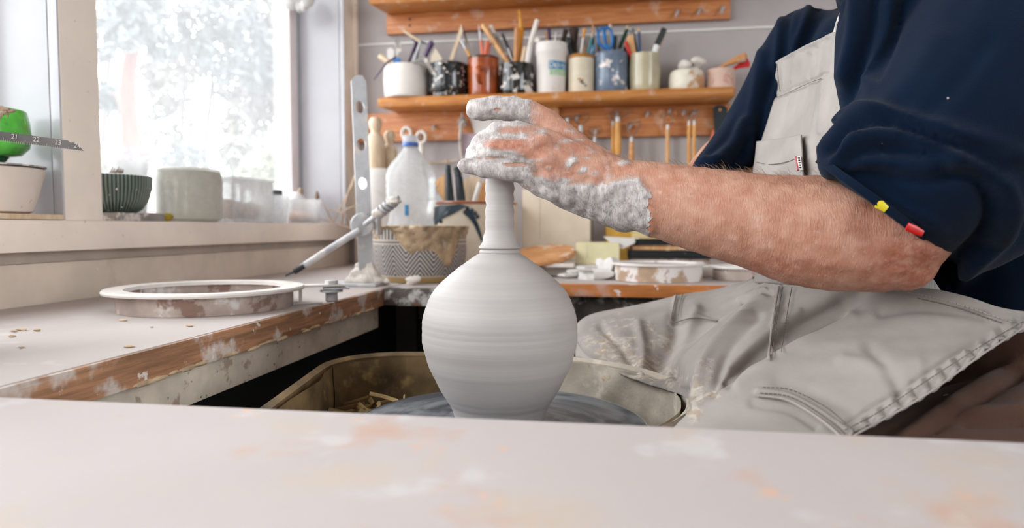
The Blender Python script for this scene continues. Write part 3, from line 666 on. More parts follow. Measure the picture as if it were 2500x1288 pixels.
inner = [(max(.002, a - .0045), b - .001) for a, b in neck[::-1][:14]] + [(.0005, neck[6][1])]
vp2 = []
for a, b in vp:                                       # throwing rings
    ring = .0005 * sin(b * 520) * (b > .17) + .00016 * sin(b * 900) + .0003 * sin(b * 240)
    vp2.append((max(a + (ring if a > .005 else 0), .0005), b))
vs = thing('clay_vase', 'freshly thrown pale grey clay bottle vase standing on the wheel', 'vase', WC)
part('body', G().lathe(vp2 + inner, 128, WC), 'clay_pot', vs, sharp=60)

# ------------------------------------------------------------------ window bench: ring mould, gauge stand
def ring_mould(c, R, r, h, zt, ang, name, label, wallm, handle=True, vis=1, k=1.0):
    t = thing(name, label, 'ring mould', (c[0], c[1], zt)); c = np.array((c[0], c[1], zt))
    part('wall_band', G().lathe([(r - .006, 0), (r, 0), (r + .001, h * .5), (r, h - .003), (r - .006, h - .003), (r - .007, h * .5), (r - .006, 0)], 72, c, wob=lambda a, z: 1 + .006 * sin(3 * a)), wallm, t, 'mottled clay stained wall of the ring')
    part('flange', G().lathe([(r - .012, h - .003), (R, h - .0028), (R + .001, h), (R - .001, h + .0025), (r - .011, h + .0022), (r - .012, h - .003)], 72, c, wob=lambda a, z: 1 + .012 * sin(2 * a + 1) + .006 * sin(5 * a)), 'ring_rim', t, 'white crusted flat rim')
    if handle:
        Rm = rotz(ang); ft = lambda x, y, z: c + Rm @ np.array((x, y, z))
        def bx(a, b, bev=.001):
            a, b = np.array(a), np.array(b); return G().box(a + c, b + c, bev, R=None)
        def rb(a, b, bev=.001):
            g = G().box(a, b, bev); v = np.array(g.v) @ Rm.T + c; g.v = [tuple(p) for p in v]; return g
        part('tongue', rb((R - .012, -.012, h - .002), (R + .062, .012, h + .0015)), 'ring_rim', t)
        part('tongue_clip', rb((R + .03, -.013, h - .0065), (R + .068, .013, h - .0035)), 'dusty_metal', t)
        part('bracket', rb((R - .006, -.003, 0.001), (R - .001, .003, h - .003)), 'ring_rim', t); part('foot', rb((R - .03, -.007, 0), (R + .028, .007, .0022)), 'paper', t)
        p = ft(R + .042, 0, 0)
        b = part('bolt', G().lathe([(.008, .002), (.0095, .004), (.009, h * .55), (.012, h * .6), (.012, h - .007)], 20, p), 'dusty_metal', t)
        part('nut', G().lathe([(.010, h + .0015), (.010, h + .007), (.0005, h + .0075)], 6, p), 'dusty_metal', t)
        part('washer', G().lathe([(.017, h - .0105), (.017, h - .0075), (.0005, h - .0075)], 24, p), 'dusty_metal', t)
    return t
ring_mould((-.590, .905), .132, .117, .0275, ZB + .0004, radians(28), 'ring_mould', 'round clay crusted ring mould with bolted handle lying on the window bench', 'ring_wall')
gs = thing('gauge_stand', 'upright clay caked metal gauge stand with holes and clamped rod', 'gauge stand', (-.505, 1.30, ZB)); y0 = 1.30
b0 = PZ(890, 697, ZB)
part('base_plate', G().box((-.575, 1.262, ZB + .0003), (-.468, 1.345, ZB + .006), .002), 'dusty_metal', gs)
bt = PY(895, 690, y0); tp = PY(875, 185, y0); ax = tp - bt; L = np.linalg.norm(ax); ax /= L; sd = np.array((1, 0, 0)) - ax * ax[0]; sd /= np.linalg.norm(sd); nn = np.cross(sd, ax)
sd, nn = sd * cos(.45) - nn * sin(.45), nn * cos(.45) + sd * sin(.45)
def bar2d(holes):
    # a flat bar cut in slices round the holes so that they go right through
    hw = .0145; th = .0055; g = G(); ys = [0]; segs = []
    def q(u, v, t): return bt + ax * v + sd * u + nn * t
    def quadprism(pl): 
        p = [q(u, v, -th) for u, v in pl]; g.extrude(p, nn * 2 * th)
    prev = 0
    for h in holes:
        r = .0085; e = 1.45 * r
        quadprism([(-hw, prev), (hw, prev), (hw, h - e), (-hw, h - e)])
        for s in (-1, 1):
            arc = [(s * r * sin(t), h - e * cos(t)) for t in np.linspace(0, pi, 13)]
            for (u0, v0), (u1, v1) in zip(arc[:-1], arc[1:]): quadprism([(u0, v0), (s * hw, v0), (s * hw, v1), (u1, v1)][::s])
        prev = h + e
    quadprism([(-hw, prev), (hw, prev), (hw, L - .012), (hw * .5, L), (-hw * .4, L), (-hw, L - .010)])
    return g
hs = [np.dot(PY(px, py, y0) - bt, ax) for px, py in ((888, 447), (883, 353), (878, 262))]
part('upright_bar', bar2d(hs), 'steel', gs, 'flat steel bar with oval holes', sharp=20)
g = G(); fz = ZB + .0075
def fc(*n): g.chain([(np.maximum(PY(px, py, y0 + dy), (-9, -9, fz + r * .3)), r) for px, py, r, dy in n])
fc((852, 692, .008, .0), (890, 694, .012, -.008), (932, 692, .008, .0)); fc((870, 668, .013, .0), (892, 662, .016, .004), (914, 668, .012, .0)); fc((876, 650, .009, .004), (905, 650, .010, .004)); fc((862, 684, .012, .01), (892, 684, .018, .006), (922, 684, .012, .008)); fc((935, 684, .007, .008), (946, 692, .006, .0))
fme, fV, fE = remesh(g, .0022, 4); fN = (set_v(fme, fV), normals(fme))[1]; rs = np.random.default_rng(12)
for i in range(7): fV = fV + fN * (np.sin(fV @ (rs.normal(size=3) * (120 + 60 * i)) + i) * .0009 / (1 + .3 * i))[:, None]
fV[:, 2] = np.maximum(fV[:, 2], ZB + .0062); soft('foot_block', fme, fV, 'clay_lump', gs, None, 'clay covered foot')
cc = PY(884, 548, y0 - .012)
part('clamp_disc', G().lathe([(.0005, -.008), (.021, -.008), (.023, -.006), (.023, .006), (.021, .008), (.0005, .008)], 28, cc, ax=-nn), 'dusty_metal', gs)
part('clamp_block', G().box(PY(912, 575, y0 - .004), PY(932, 520, y0 + .02), .004), 'dusty_metal', gs)
rd = [PY(878, 562, y0 - .024), PY(800, 610, y0 - .05), PY(742, 648, y0 - .07)]
rod = part('pointer_rod', G().tube(rd, [.0068, .0064, .006], 14), 'dusty_metal', gs); part('rod_tip', G().tube([PY(745, 646, y0 - .069), PY(718, 663, y0 - .075), PY(716, 664, y0 - .076), PY(697, 673, y0 - .08)], [.0062, .006, .002, .0015], 10), 'black_tip', gs, 'blackened pointer tip')
P0, P1 = PY(890, 548, y0 - .03), PY(978, 478, y0 - .055)
part('clamp_handle', G().tube([P0, P0 + (P1 - P0) * .95], .0045, 10), 'dusty_metal', gs)
ts = np.linspace(.3, .82, 70); fx = frame(P1 - P0); sp = [P0 + (P1 - P0) * t + fx @ np.array((.0085 * cos(t * 62), .0085 * sin(t * 62), 0)) for t in ts]
part('wire_wrap', G().tube(sp, .0036, 7), 'dusty_metal', gs); g = G()
for k in range(7): t = .35 + .1 * k; g.lump(P0 + (P1 - P0) * t + RNG.normal(size=3) * .003, .0085, k, 10, .4, (1.3, 1, .7))
part('clay_cake', g, 'clay_lump', gs)

# ------------------------------------------------------------------ window sill things
xs = -.905
def sill(px, hw_px, X=xs):
    p = PX(px, 545, X); return np.array((X, p[1], ZS))
def hz(px, py, c):                                   # height seen at a pixel above a place
    d = -c[0] * sin(YAW) + c[1] * cos(YAW); return Q(px, py, d)[2]
pw_ = lambda px, c: px * (-c[0] * sin(YAW) + c[1] * cos(YAW)) / F
c = np.array((-.886, .846, ZS)); d_ = .9
R = .068
zt = ZS + .082
wbw = thing('white_bowl', 'square sided white bowl with red specks at the left end of the window sill', 'bowl', c + (0, 0, .0085))
part('body', G().shell([(R * .66, .0085), (R * .76, .0115), (R * .85, .030), (R, .0715)], .004, n=56, o=c), 'cream_bowl', wbw)
single('wooden_plank', G().box((-.98, .76, ZS + .0004), (-.836, .922, ZS + .0082), .001), 'pale_wood', 'thin wooden plank under the white bowl on the sill', 'plank')
gb = thing('green_bowl', 'mottled bright green glazed bowl stacked on the white bowl', 'bowl', c + (0, 0, .0785))
part('body', G().shell([(.026, .089), (.040, .092), (.0495, .102), (.0525, .118), (.0505, .140), (.0475, .154)], .004, n=56, o=c), 'green_glaze', gb)
part('foot', G().lathe([(.0005, .0785), (.020, .0785), (.020, .082), (.026, .0895), (.0005, .090)], 40, c), 'green_dark', gb, 'dark glossy green foot')
single('saucer', G().lathe([(.0005, .0728), (.05, .0728), (R + .001, .0745), (R + .001, .0765), (.0005, .078)], 48, c), 'grey_dust', 'grey saucer lying between the green bowl and the white bowl', 'saucer')
dl = G()
for k, (x, z) in enumerate([(4, 264), (14, 267), (26, 271), (8, 275)]):
    p = Q(x, z, .89); q = Q(x - 8, z + 16, .89); dl.tube(spline([q, (p + q) / 2 + (0, 0, .004), p], 6), .0012, 5); dl.lump(p, .004, k, 8, .4, (1.8, .7, .6))
single('dried_leaves', dl, 'dry_leaf', 'small dry leaves poking out of the green bowl', 'leaves', kind='stuff')
# metal ruler resting on a tall pot outside the frame
rt, rb_ = Q(0, 320, .62), Q(0, 346, .62); te = Q(203, 368, .62); tu = Q(186, 345, .62)
u = Q(180, 344.5, .62) - rt; Lr = np.linalg.norm(u); u /= Lr; vdn = rb_ - rt; vdn -= u * np.dot(u, vdn); wdt = np.linalg.norm(vdn); vdn /= wdt; nr = np.cross(u, vdn)
if nr[1] > 0: nr = -nr
R0 = rt - u * .17
rl = thing('steel_ruler', 'scratched steel ruler poking in from the left in front of the green bowl', 'ruler', R0)
pl = [R0, rt + u * (Lr - .006), rt + u * (Lr - .0035) + vdn * .0018, rt + u * (Lr) + vdn * .001, rt + u * (Lr + .0025) + vdn * .0022, te, R0 + vdn * wdt]
part('blade', G().extrude([p for p in pl], -nr * .0012), 'ruler', rl)
g = G(); kx = Lr / 180 * 53
for i in range(-20, 70):
    s = Lr - .004 - i * kx / 10 * 1.0
    if 0.0 < s + .1 < .3:
        b = rt + u * s; h = wdt * (.42 if i % 10 == 0 else .34 if i % 5 == 0 else .26); q0 = b + vdn * (wdt * .98 - h) + nr * .0001
        if s < Lr + .002 - .0: g.extrude([q0, q0 + u * .00022, q0 + u * .00022 + vdn * h * .92, q0 + vdn * h * .92], nr * .0001)
part('scale_marks', g, 'ruler_mark', rl, kind='stuff')
def text(name, body, size, mt, parent, o, ux, uy, ext=.0001, align='CENTER'):
    c = bpy.data.curves.new(name, 'FONT'); c.body = body; c.size = size; c.extrude = ext; c.align_x = align; c.align_y = 'CENTER'
    tmp = bpy.data.objects.new('tmp', c); COL.objects.link(tmp); me = bpy.data.meshes.new_from_object(tmp.evaluated_get(bpy.context.evaluated_depsgraph_get())); bpy.data.objects.remove(tmp); me.name = name; me.materials.clear(); me.materials.append(M[mt])
    ob = bpy.data.objects.new(name, me); COL.objects.link(ob); ob.parent = parent
    ux = np.array(ux) / np.linalg.norm(ux); uy = np.array(uy) - ux * np.dot(uy, ux); uy /= np.linalg.norm(uy); uz = np.cross(ux, uy); o = np.array(o) - OFF[parent.name]
    ob.matrix_local = Matrix([list(r) + [t] for r, t in zip(np.stack((ux, uy, uz), 1), o)] + [[0, 0, 0, 1]]); OFF[ob.name] = OFF[parent.name]; return ob
for k, s in enumerate(('21', '22', '23', '24')):
    px = (37, 90, 143, 190)[k]; text('numeral', s, .0062, 'ruler_mark', rl, rt + u * (Lr * px / 180) + vdn * wdt * (.34 + .06 * (k == 3)) + nr * .0002, u, -vdn)
zr = R0[2] + vdn[2] * wdt
jp = R0 + u * .05; zj = (jp + vdn * wdt)[2]
single('tall_jar', G().shell([(.05, 0), (.056, .02), (.056, zj - ZB - .008), (.052, zj - ZB - .0055)], .004, n=40, o=(jp[0] + .03, jp[1] - .02, ZB + .0004)), 'stone_cream', 'tall cream jar beyond the left edge carrying the steel ruler', 'jar')

c = np.array((-.905, 1.122, ZS + .005)); k = pw_(1, c)
single('wood_block', G().box((-.955, 1.055, ZS + .0004), (-.850, 1.175, ZS + .0145), .001), 'grey_dust', 'flat grey board under the ribbed bowl', 'board')
rbw = thing('ribbed_bowl', 'dark green grey bowl with carved vertical ribs standing right of the window post', 'bowl', c + (0, 0, .0098))
part('body', G().shell([(.036, .0098), (.046, .0155), (.0565, .032), (.0625, .055), (.0635, .076)], .004, n=128, o=c + (0, -.012, 0), wob=lambda a, z: 1 + .012 * (abs(sin(a * 32)) if z > .02 else 0)), 'ribs', rbw)
single('sponge', G().lump((-.858, 1.192, ZS + .0085), .0135, 4, 16, .2, (.8, 1.0, .62)), 'mustard', 'small mustard yellow sponge beside the ribbed bowl foot', 'sponge')
dl = G()
for kk in range(6):
    p = Q(262 + 6 * kk, 428, 1.27); q = Q(275 + 5 * kk, 406 + 3 * (kk % 3), 1.27); dl.tube(spline([p, (p + q) / 2 + (0, .004, .002), q], 6), [.001, .003, .004, .003, .002, .0005], 6, flat=.4)
single('dried_leaves', dl, 'dry_leaf', 'bundle of dry curled leaves lying in the ribbed bowl', 'leaves', kind='stuff')
c = np.array((-.895, 1.315, ZS + .0005)); ft = thing('frosted_tub', 'round frosted grey green plastic tub in the middle of the sill', 'tub', c)
R = 77 * (1.385 * cos(YAW) + .91 * sin(YAW)) / F; R = .0655
part('body', G().shell([(R * .80, 0), (R * .96, .006), (R, .03), (R * 1.01, .085), (R * .97, .103)], .003, n=56, o=c), 'frost', ft)
part('lid', G().lathe([(R * .97, .1032), (R * .97, .108), (R * .9, .111), (.0005, .1115)], 56, c), 'frost', ft)
c = np.array((-.953, 1.213, ZS + .0005)); 
single('frosted_beaker', G().shell([(.026, 0), (.029, .004), (.034, .105), (.035, .118)], .0025, n=40, o=c), 'frost_white', 'white frosted beaker behind the ribbed bowl and the green grey tub', 'beaker')
c = np.array((-.915, 1.515, ZS + .0005)); pb = thing('plastic_box', 'white translucent food box with clay pieces right of the grey green tub', 'box', c)
part('body', G().box(c + (-.06, -.09, 0), c + (.055, .09, .003), .001).box(c + (-.06, -.09, .003), c + (-.057, .09, .1), .001).box(c + (.052, -.09, .003), c + (.055, .09, .1), .001).box(c + (-.057, -.09, .003), c + (.052, -.087, .1), .001).box(c + (-.057, .087, .003), c + (.052, .09, .1), .001), 'clear_tub', pb); part('lid', G().box(c + (-.062, -.092, .1002), c + (.057, .092, .106), .003), 'frost_white', pb)
for kk, (dx, dy, r) in enumerate([(.03, -.06, .03), (.03, .0, .032), (.02, .06, .03)]):
    single('clay_scrap', G().lump(c + (.012, -.055 + kk * .055, .030), .021, kk + 3, 16, .35, (1.2, .95, 1)), 'pink_clay', ['pinkish clay scrap in the food box nearest the tub', 'middle pinkish clay scrap in the food box', 'pinkish clay scrap in the food box nearest the slate bottle'][kk], 'clay scrap', group='clay scraps on the sill')
c = np.array((-.935, 1.755, ZS + .0005)); sb = thing('small_bottle', 'small slate blue bottle with charcoal cap standing on the sill', 'bottle', c)
part('body', G().lathe([(.0005, 0), (.019, 0), (.021, .003), (.021, .066), (.0185, .070), (.0005, .071)], 32, c), 'slate_plastic', sb); part('cap', G().lathe([(.019, .0712), (.0195, .073), (.0195, .089), (.018, .0905), (.0005, .0905)], 32, c), 'slate_cap', sb)
c = np.array((-.882, 1.655, ZS + .0005)); single('clear_cup', G().shell([(.028, 0), (.031, .004), (.036, .068), (.037, .071)], .002, n=36, o=c), 'clear_tub', 'cloudy clear cup just left of the slate bottle', 'cup')
single('dried_pod', G().lump(Q(640, 462, 1.765), .009, 5, 12, .4, (.7, .7, 1.6)), 'dry_leaf', 'brown dried seed pod sticking out of the cloudy cup', 'seed pod')
c = np.array((-.905, 1.845, ZS + .0005)); tb = thing('clear_tub', 'clear plastic tub holding orange clay at the right of the sill', 'tub', c)
part('body', G().shell([(.047, 0), (.052, .005), (.058, .064), (.059, .068)], .002, n=44, o=c), 'clear_tub', tb)
single('clay_lump', G().lump(c + (0, 0, .0195), .018, 8, 16, .25, (2.0, 2.0, .85)), 'pink_clay', 'orange clay lump sitting in the clear plastic tub', 'clay lump')
single('paper_bag', G().lump(np.array((-.945, 1.93, ZS + .048)), .048, 12, 20, .35, (.55, .8, 1)), 'cloth_white', 'white crumpled bag behind the clear tub in the sill corner', 'bag')
cl = G()
for kk, (px, py, r) in enumerate([(730, -12, 28), (712, 2, 17), (748, 0, 20), (735, 14, 14)]): cl.lump(Q(px, py, 2.05), r * 2.05 / F, kk, 16, .3)
single('hanging_cloth', cl, 'cloth_white', 'white crumpled cloth hanging at the top right of the window', 'cloth')
st = thing('dried_twigs', 'tangle of pale dried twigs in the corner behind the gauge stand', 'twigs', PX(830, 545, -.83)); rs = np.random.default_rng(31)
for kk, ln in enumerate([[(812, 545), (790, 500), (775, 478)], [(812, 545), (840, 490), (868, 440)], [(835, 548), (842, 515), (872, 500)], [(815, 545), (800, 515), (838, 520), (870, 560)], [(830, 548), (850, 470), (872, 420)], [(826, 548), (860, 560), (874, 590)], [(812, 545), (760, 520), (735, 470)]]):
    part('stem', G().tube(spline([PY(x, y, 1.985 - .010 * kk) for x, y in ln], 14), .0022, 6), 'dry_stem', st)
    if kk in (0, 1, 6): part('seed_head', G().lump(PY(*ln[-1], 1.985 - .010 * kk), .008, kk, 10, .3, (1, 1, 1.5)), 'dry_leaf', st)
# ------------------------------------------------------------------ hanging shelves on the back wall
YF = 1.972                                           # front of the shelf planks
YR = 2.078                                           # front of the hook rails
def zpy(px, py, Y): return PY(px, py, Y)[2]
ZT = zpy(1357, 224, YF)                              # lower shelf top
def shelf(name, label, xl, xr, zb_, zt, rl, rr, rb, rt_):
    t = thing(name, label, 'shelf', ((xl + xr) / 2, YB - .01, rb))
    g = G().box((xl, YF, zb_), (xr, YB - .001, zt), .0)
    # bull nosed, clipped left end
    g = G(); out = [(xl, YF + .006), (xl + .004, YF), (xr - .006, YF), (xr, YF + .006), (xr, YB - .001), (xl + .022, YB - .001)]
    n = len(out); cx = sum(p[0] for p in out) / n; cy = sum(p[1] for p in out) / n; sh = lambda p, k: (p[0] + (cx - p[0]) * k * .01, p[1] + (cy - p[1]) * k * .06)
    v = [(*sh(p, 1), zb_) for p in out] + [(*p, zb_ + .004) for p in out] + [(*p, zt - .004) for p in out] + [(*sh(p, 1), zt) for p in out]
    f = [tuple(range(n))[::-1], tuple(range(3 * n, 4 * n))] + [(k * n + i, k * n + (i + 1) % n, (k + 1) * n + (i + 1) % n, (k + 1) * n + i) for k in range(3) for i in range(n)]
    part('plank', G().add(v, f), 'pine', t)
    part('hook_rail', G().box((rl, YR, rb), (rr, YB - .001, rt_), .003), 'pine_dark', t)
    return t
lo = shelf('wall_shelf', 'lower honey pine shelf carrying the pots, with a hook rail under it', PY(920, 240, YF)[0], PY(1796, 208, YF)[0], zpy(1357, 248, YF), ZT, PY(857, 300, YR)[0], PY(1783, 300, YR)[0], zpy(1300, 338, YR), zpy(1357, 248, YF) - .0002)
zu = zpy(902, 9, YF)
up = shelf('wall_shelf', 'upper honey pine shelf at the top edge of the picture, nothing on it in view', PY(899, 5, YF)[0], PY(1790, 0, YF)[0], zu, zu + .026, PY(943, 60, YR)[0], PY(1784, 20, YR)[0], zpy(1360, 64, YR), zu - .0002)
def hook(px, py, parent, dx=-10, dy=16, m='steel', y=YR):
    a = PY(px, py, y + .006); b = PY(px, py, y - .012); c = PY(px + dx, py + dy, y - .022)
    return part('hook', G().tube(spline([a, b, c], 6), [.0035, .0045, .005, .005, .0045, .003], 8), m, parent)
for px, py in ((1655, 28), (1709, 24), (1766, 18)): hook(px, py, up, -6, 12)
for px, py in ((1001, 63), (1001, 47)): part('screw', G().lathe([(.0005, 0), (.003, 0), (.004, .002), (.0005, .0025)], 10, PY(px, py, YR + .0015), ax=(0, -1, 0)), 'dark_steel', up)
for px, py in ((1410, 284), (1507, 277), (1540, 305), (1582, 275), (1636, 268), (1671, 271), (1697, 270), (1766, 262), (1028, 331), (992, 312), (1060, 308), (1126, 300), (1455, 318)): hook(px, py, lo, -4, 9)

# ------------------------------------------------------------------ pots on the lower shelf
YC = 2.022
def pot(name, label, cat, x0, x1, top, m, prof=None, th=.004, group=None, y=YC, handle=None, base=ZT):
    cx = (x0 + x1) / 2; a = PY(x0, 190, y); b = PY(x1, 190, y); R = (b[0] - a[0]) / 2 * .985; h = zpy(cx, top, y - R * .9) - base
    c = np.array(((a[0] + b[0]) / 2, y, base + .0004)); t = thing(name, label, cat, c, group)
    pf = prof or [(.90, 0), (.97, .03), (1, .12), (1, .94), (.985, 1)]
    part('body', G().shell([(r * R, z * h) for r, z in pf], th, n=56, o=c), m, t)
    t_ = dict(o=t, c=c, R=R, h=h); return t_
p1 = pot('planter', 'plain matt white pot at the left end of the shelf', 'pot', 938, 1047, 152, 'white_glaze', [(.86, 0), (.93, .03), (.97, .2), (1, .55), (.98, .9), (.93, .975), (.90, 1)])
p2 = pot('mug', 'black glazed mug with small cream spatters between white pot and rust mug', 'mug', 1047, 1143, 149, 'black_glaze', [(.86, 0), (.88, .09), (.95, .12), (1, .2), (1, .95), (.985, 1)])
p3 = pot('mug', 'rust brown glazed mug with its handle facing front', 'mug', 1142, 1218, 134, 'rust_glaze', [(.94, 0), (.97, .04), (1, .5), (1, .95), (.985, 1)])
part('rim_band', G().lathe([(p3['R'] * 1.004, p3['h'] * .955), (p3['R'] * 1.012, p3['h'] * .98), (p3['R'] * .99, p3['h'] * 1.006), (p3['R'] * .97, p3['h'] * .98), (p3['R'] * 1.004, p3['h'] * .955)], 56, p3['c']), 'rust_dark', p3['o'])
hh = p3['c'] + (0, -p3['R'], 0)
part('handle', G().tube(spline([hh + (0, .004, .072), hh + (0, -.02, .074), hh + (-.001, -.028, .055), hh + (0, -.018, .036), hh + (0, .004, .032)], 16), [.007, .008, .0085, .0085, .008, .008, .0075, .007, .007, .0065, .006, .006, .006, .006, .006, .006], 12, flat=.7), 'rust_glaze', p3['o'])
p4 = pot('mug', 'black mug with large white slip splashes right of the rust mug', 'mug', 1218, 1304, 151, 'black_glaze_white', [(.92, 0), (.96, .04), (1, .15), (1, .95), (.985, 1)])
p5 = pot('plastic_tub', 'tall white plastic tub with blue printed label', 'tub', 1306, 1386, 100, 'white_plastic', [(.84, 0), (.87, .02), (.90, .3), (.94, .78), (.985, .80), (1, .86), (.985, .965), (.99, 1)])
def label_patch(name, P, a0, a1, z0, z1, m, r=.91, n=10, k=.0006, parent=None):
    c, R, h = P['c'], P['R'] * r + k, P['h']; v = []; slope = .04 / .48 * P['R'] / h
    for i in range(n + 1):
        a = radians(a0 + (a1 - a0) * i / n); 
        for z in (z0, z1):
            for e in (0, -.0012): v.append(c + ((R + e + (z - .55) * P['R'] * .085) * sin(a), -(R + e + (z - .55) * P['R'] * .085) * cos(a), z * h))
    f = []
    for i in range(n):
        q = i * 4; f += [(q, q + 4, q + 6, q + 2), (q + 1, q + 3, q + 7, q + 5), (q, q + 1, q + 5, q + 4), (q + 2, q + 6, q + 7, q + 3)]
    return part(name, G().add(v, f), m, parent or P['o'])
lb = label_patch('label', p5, -4, 78, .46, .62, 'label_blue')
label_patch('green_print', p5, 0, 80, .34, .455, 'label_green')
def letters(P, word, a0, da, zf, size, r, parent):
    for i, ch in enumerate(word):
        a = radians(a0 + da * i); R = P['R'] * r + .0007
        me_c = bpy.data.curves.new('letter', 'FONT'); me_c.body = ch; me_c.size = size; me_c.extrude = .0004; me_c.align_x = 'CENTER'; me_c.align_y = 'CENTER'
        tmp = bpy.data.objects.new('tmp', me_c); COL.objects.link(tmp); dg = bpy.context.evaluated_depsgraph_get(); me = bpy.data.meshes.new_from_object(tmp.evaluated_get(dg)); bpy.data.objects.remove(tmp)
        me.name = 'letter'; me.materials.clear(); me.materials.append(M['label_white']); ob = bpy.data.objects.new('letter', me); COL.objects.link(ob); ob.parent = parent
        ux, uy = np.array((cos(a), sin(a), 0)), np.array((0, 0, 1)); uz = np.cross(ux, uy); o = P['c'] + (R * sin(a), -R * cos(a), zf * P['h']) - OFF[parent.name]
        ob.matrix_local = Matrix([list(q) + [s] for q, s in zip(np.stack((ux, uy, uz), 1), o)] + [[0, 0, 0, 1]])
letters(p5, 'Dairy', 7, 14, .54, .021, .91, lb)
p6 = pot('crock', 'cream stoneware crock with toasted brown rim', 'crock', 1387, 1452, 130, 'stone_cream', [(.95, 0), (1, .03), (1, .90), (.97, .96), (.9, 1)])
part('rim_band', G().lathe([(p6['R'] * 1.004, p6['h'] * .90), (p6['R'] * .985, p6['h'] * .96), (p6['R'] * .91, p6['h'] * 1.008), (p6['R'] * .86, p6['h'] * .98), (p6['R'] * 1.004, p6['h'] * .90)], 56, p6['c']), 'stone_brown', p6['o'])
for k, (a, z) in enumerate(((2, .26), (10, .22), (20, .16), (-6, .33), (6, .30))): part('painted_leaf', G().ball(p6['c'] + (p6['R'] * sin(radians(a)), -p6['R'] * cos(radians(a)), z * p6['h']), .0045, 10, (1.3, .22, .5)), 'frond' if k < 3 else 'stone_brown', p6['o'])
p7 = pot('mug', 'slate blue mug with pale blotches holding the blue scissors', 'mug', 1452, 1533, 122, 'blue_grey_glaze', [(.95, 0), (1, .03), (1, .5), (.985, .93), (.96, .98), (.94, 1)])
c = PY(1529, 190, 2.068); gbt = thing('bottle', 'dark green bottle squeezed between the slate mug and the olive cup', 'bottle', (c[0], 2.062, ZT + .0004))
part('body', G().lathe([(.0005, 0), (.018, 0), (.019, .004), (.019, .09), (.010, .115), (.009, .14), (.0005, .141)], 28, (c[0], 2.062, ZT + .0004)), 'green_bottle', gbt)
p8 = pot('mug', 'olive beige glazed cup holding pencils and a marker pen', 'cup', 1535, 1613, 127, 'olive_glaze', [(.90, 0), (.93, .03), (.97, .2), (1, .5), (.96, .9), (.97, 1)])
p9 = pot('dish', 'low white dish with brown runs holding dry clay lumps', 'dish', 1632, 1721, 168, 'dish_glaze', [(.92, 0), (.98, .1), (1, .5), (.95, .9), (.90, 1)])
p10 = pot('pot', 'small pinkish raw clay pot at the right end of the shelf', 'pot', 1724, 1796, 165, 'pink_pot', [(.98, 0), (1, .1), (.97, .6), (.94, 1)])
for k, (px, py, r, s) in enumerate(((1672, 160, .0145, 1), (1704, 152, .016, 1), (1690, 166, .013, 1))):
    single('clay_lump', G().lump(PY(px, py, YC - .01 + .012 * k), r, k + 40, 14, .4, (1.2, 1, .95)), 'clay_lump', ['dry clay lump at the left in the brown run dish', 'taller dry clay lump at the right in the brown run dish', 'dry clay lump between its two neighbours in the brown run dish'][k], 'clay lump', group='clay lumps in the low dish')

# ------------------------------------------------------------------ tools standing in the pots
def stick(P, name, label, pts, rads, mats, cat='tool', dy=0.0, flat=1.0, names=None, y=None, extend=True, up=None):
    """pts: photo points from the rim upwards; one part per stretch"""
    y = y if y is not None else P['c'][1] + dy
    Z = [PY(a, b, y) for a, b in pts]
    if extend:
        d = Z[0] - Z[1]; d /= np.linalg.norm(d); e = Z[0] + d * .045
        lim = P['R'] - .009; ex = P['c'][0] + np.clip(e[0] - P['c'][0], -lim, lim); Z[0] = np.array((ex, e[1], max(e[2], P['c'][2] + .008)))
    t = thing(name, label, cat, Z[0])
    for i in range(len(Z) - 1):
        m = mats[min(i, len(mats) - 1)]; nm = (names or ['handle', 'tip', 'end', 'end'])[i]
        part(nm, G().tube([Z[i], Z[i] * .97 + Z[i + 1] * .03, Z[i] * .03 + Z[i + 1] * .97, Z[i + 1]], [rads[i] * .8, rads[i], rads[i + 1] if i + 2 < len(rads) + 1 else rads[i], rads[min(i + 1, len(rads) - 1)] * .85], 10, flat=flat, up=up), m, t)
    return t
def blade(name, label, quad, y, m, cat='tool', th=.0015, extra=None):
    """flat tool drawn by its corners"""
    Z = [PY(a, b, y) for a, b in quad]; t = thing(name, label, cat, Z[0]); part('blade', G().extrude(Z, (0, th, 0)), m, t)
    for nm, q, mm, h in (extra or []): part(nm, G().extrude([PY(a, b, y - h / 2 + th / 2) for a, b in q], (0, h, 0)), mm, t)
    return t
# white pot
stick(p1, 'wooden_modelling_tool', 'pale wooden tool with pinkish stick leaning left over the white pot', [(962, 160), (926, 136)], [.004, .009], ['pale_wood'], dy=-.015)
t = thing('thin_stick', 'thin mauve stick poking down left of the white pot', 'stick', PY(950, 155, YC - .055)); part('shaft', G().tube([PY(965, 140, YC - .03), PY(944, 154, YC - .062), PY(913, 195, YC - .075)], [.003, .003, .0012], 8), 'purple', t)
blade('metal_scraper', 'grey metal blade with blue base standing in the white pot', [(960, 165), (976, 165), (981, 97), (965, 95)], YC, 'grey_dust', extra=[('tape', [(959, 153), (977, 154), (978, 142), (961, 140)], 'blue_plastic', .005)])
t = thing('bent_tool', 'bent wooden and steel tool above the white pot', 'tool', PY(1000, 150, YC)); part('handle', G().tube([PY(1000, 180, YC), PY(1026, 103, YC), PY(1024, 99, YC)], .004, 9), 'steel', t); part('arm', G().tube([PY(1025, 101, YC), PY(985, 75, YC)], [.0045, .004], 9), 'pale_wood', t)
stick(p1, 'dark_red_stick', 'dark red stick behind the bent tool in the white pot', [(998, 152), (1018, 100)], [.0025, .005], ['purple'], dy=.02)
t = thing('dark_scraper', 'dark flat tool hanging beside the bent tool', 'tool', PY(1010, 95, YC + .02)); part('blade', G().extrude([PY(a, b, YC + .02) for a, b in ((1004, 92), (1012, 92), (1044, 106), (1040, 108), (1026, 104), (1016, 170), (1012, 170), (1012, 106))], (0, .002, 0)), 'dark_steel', t)
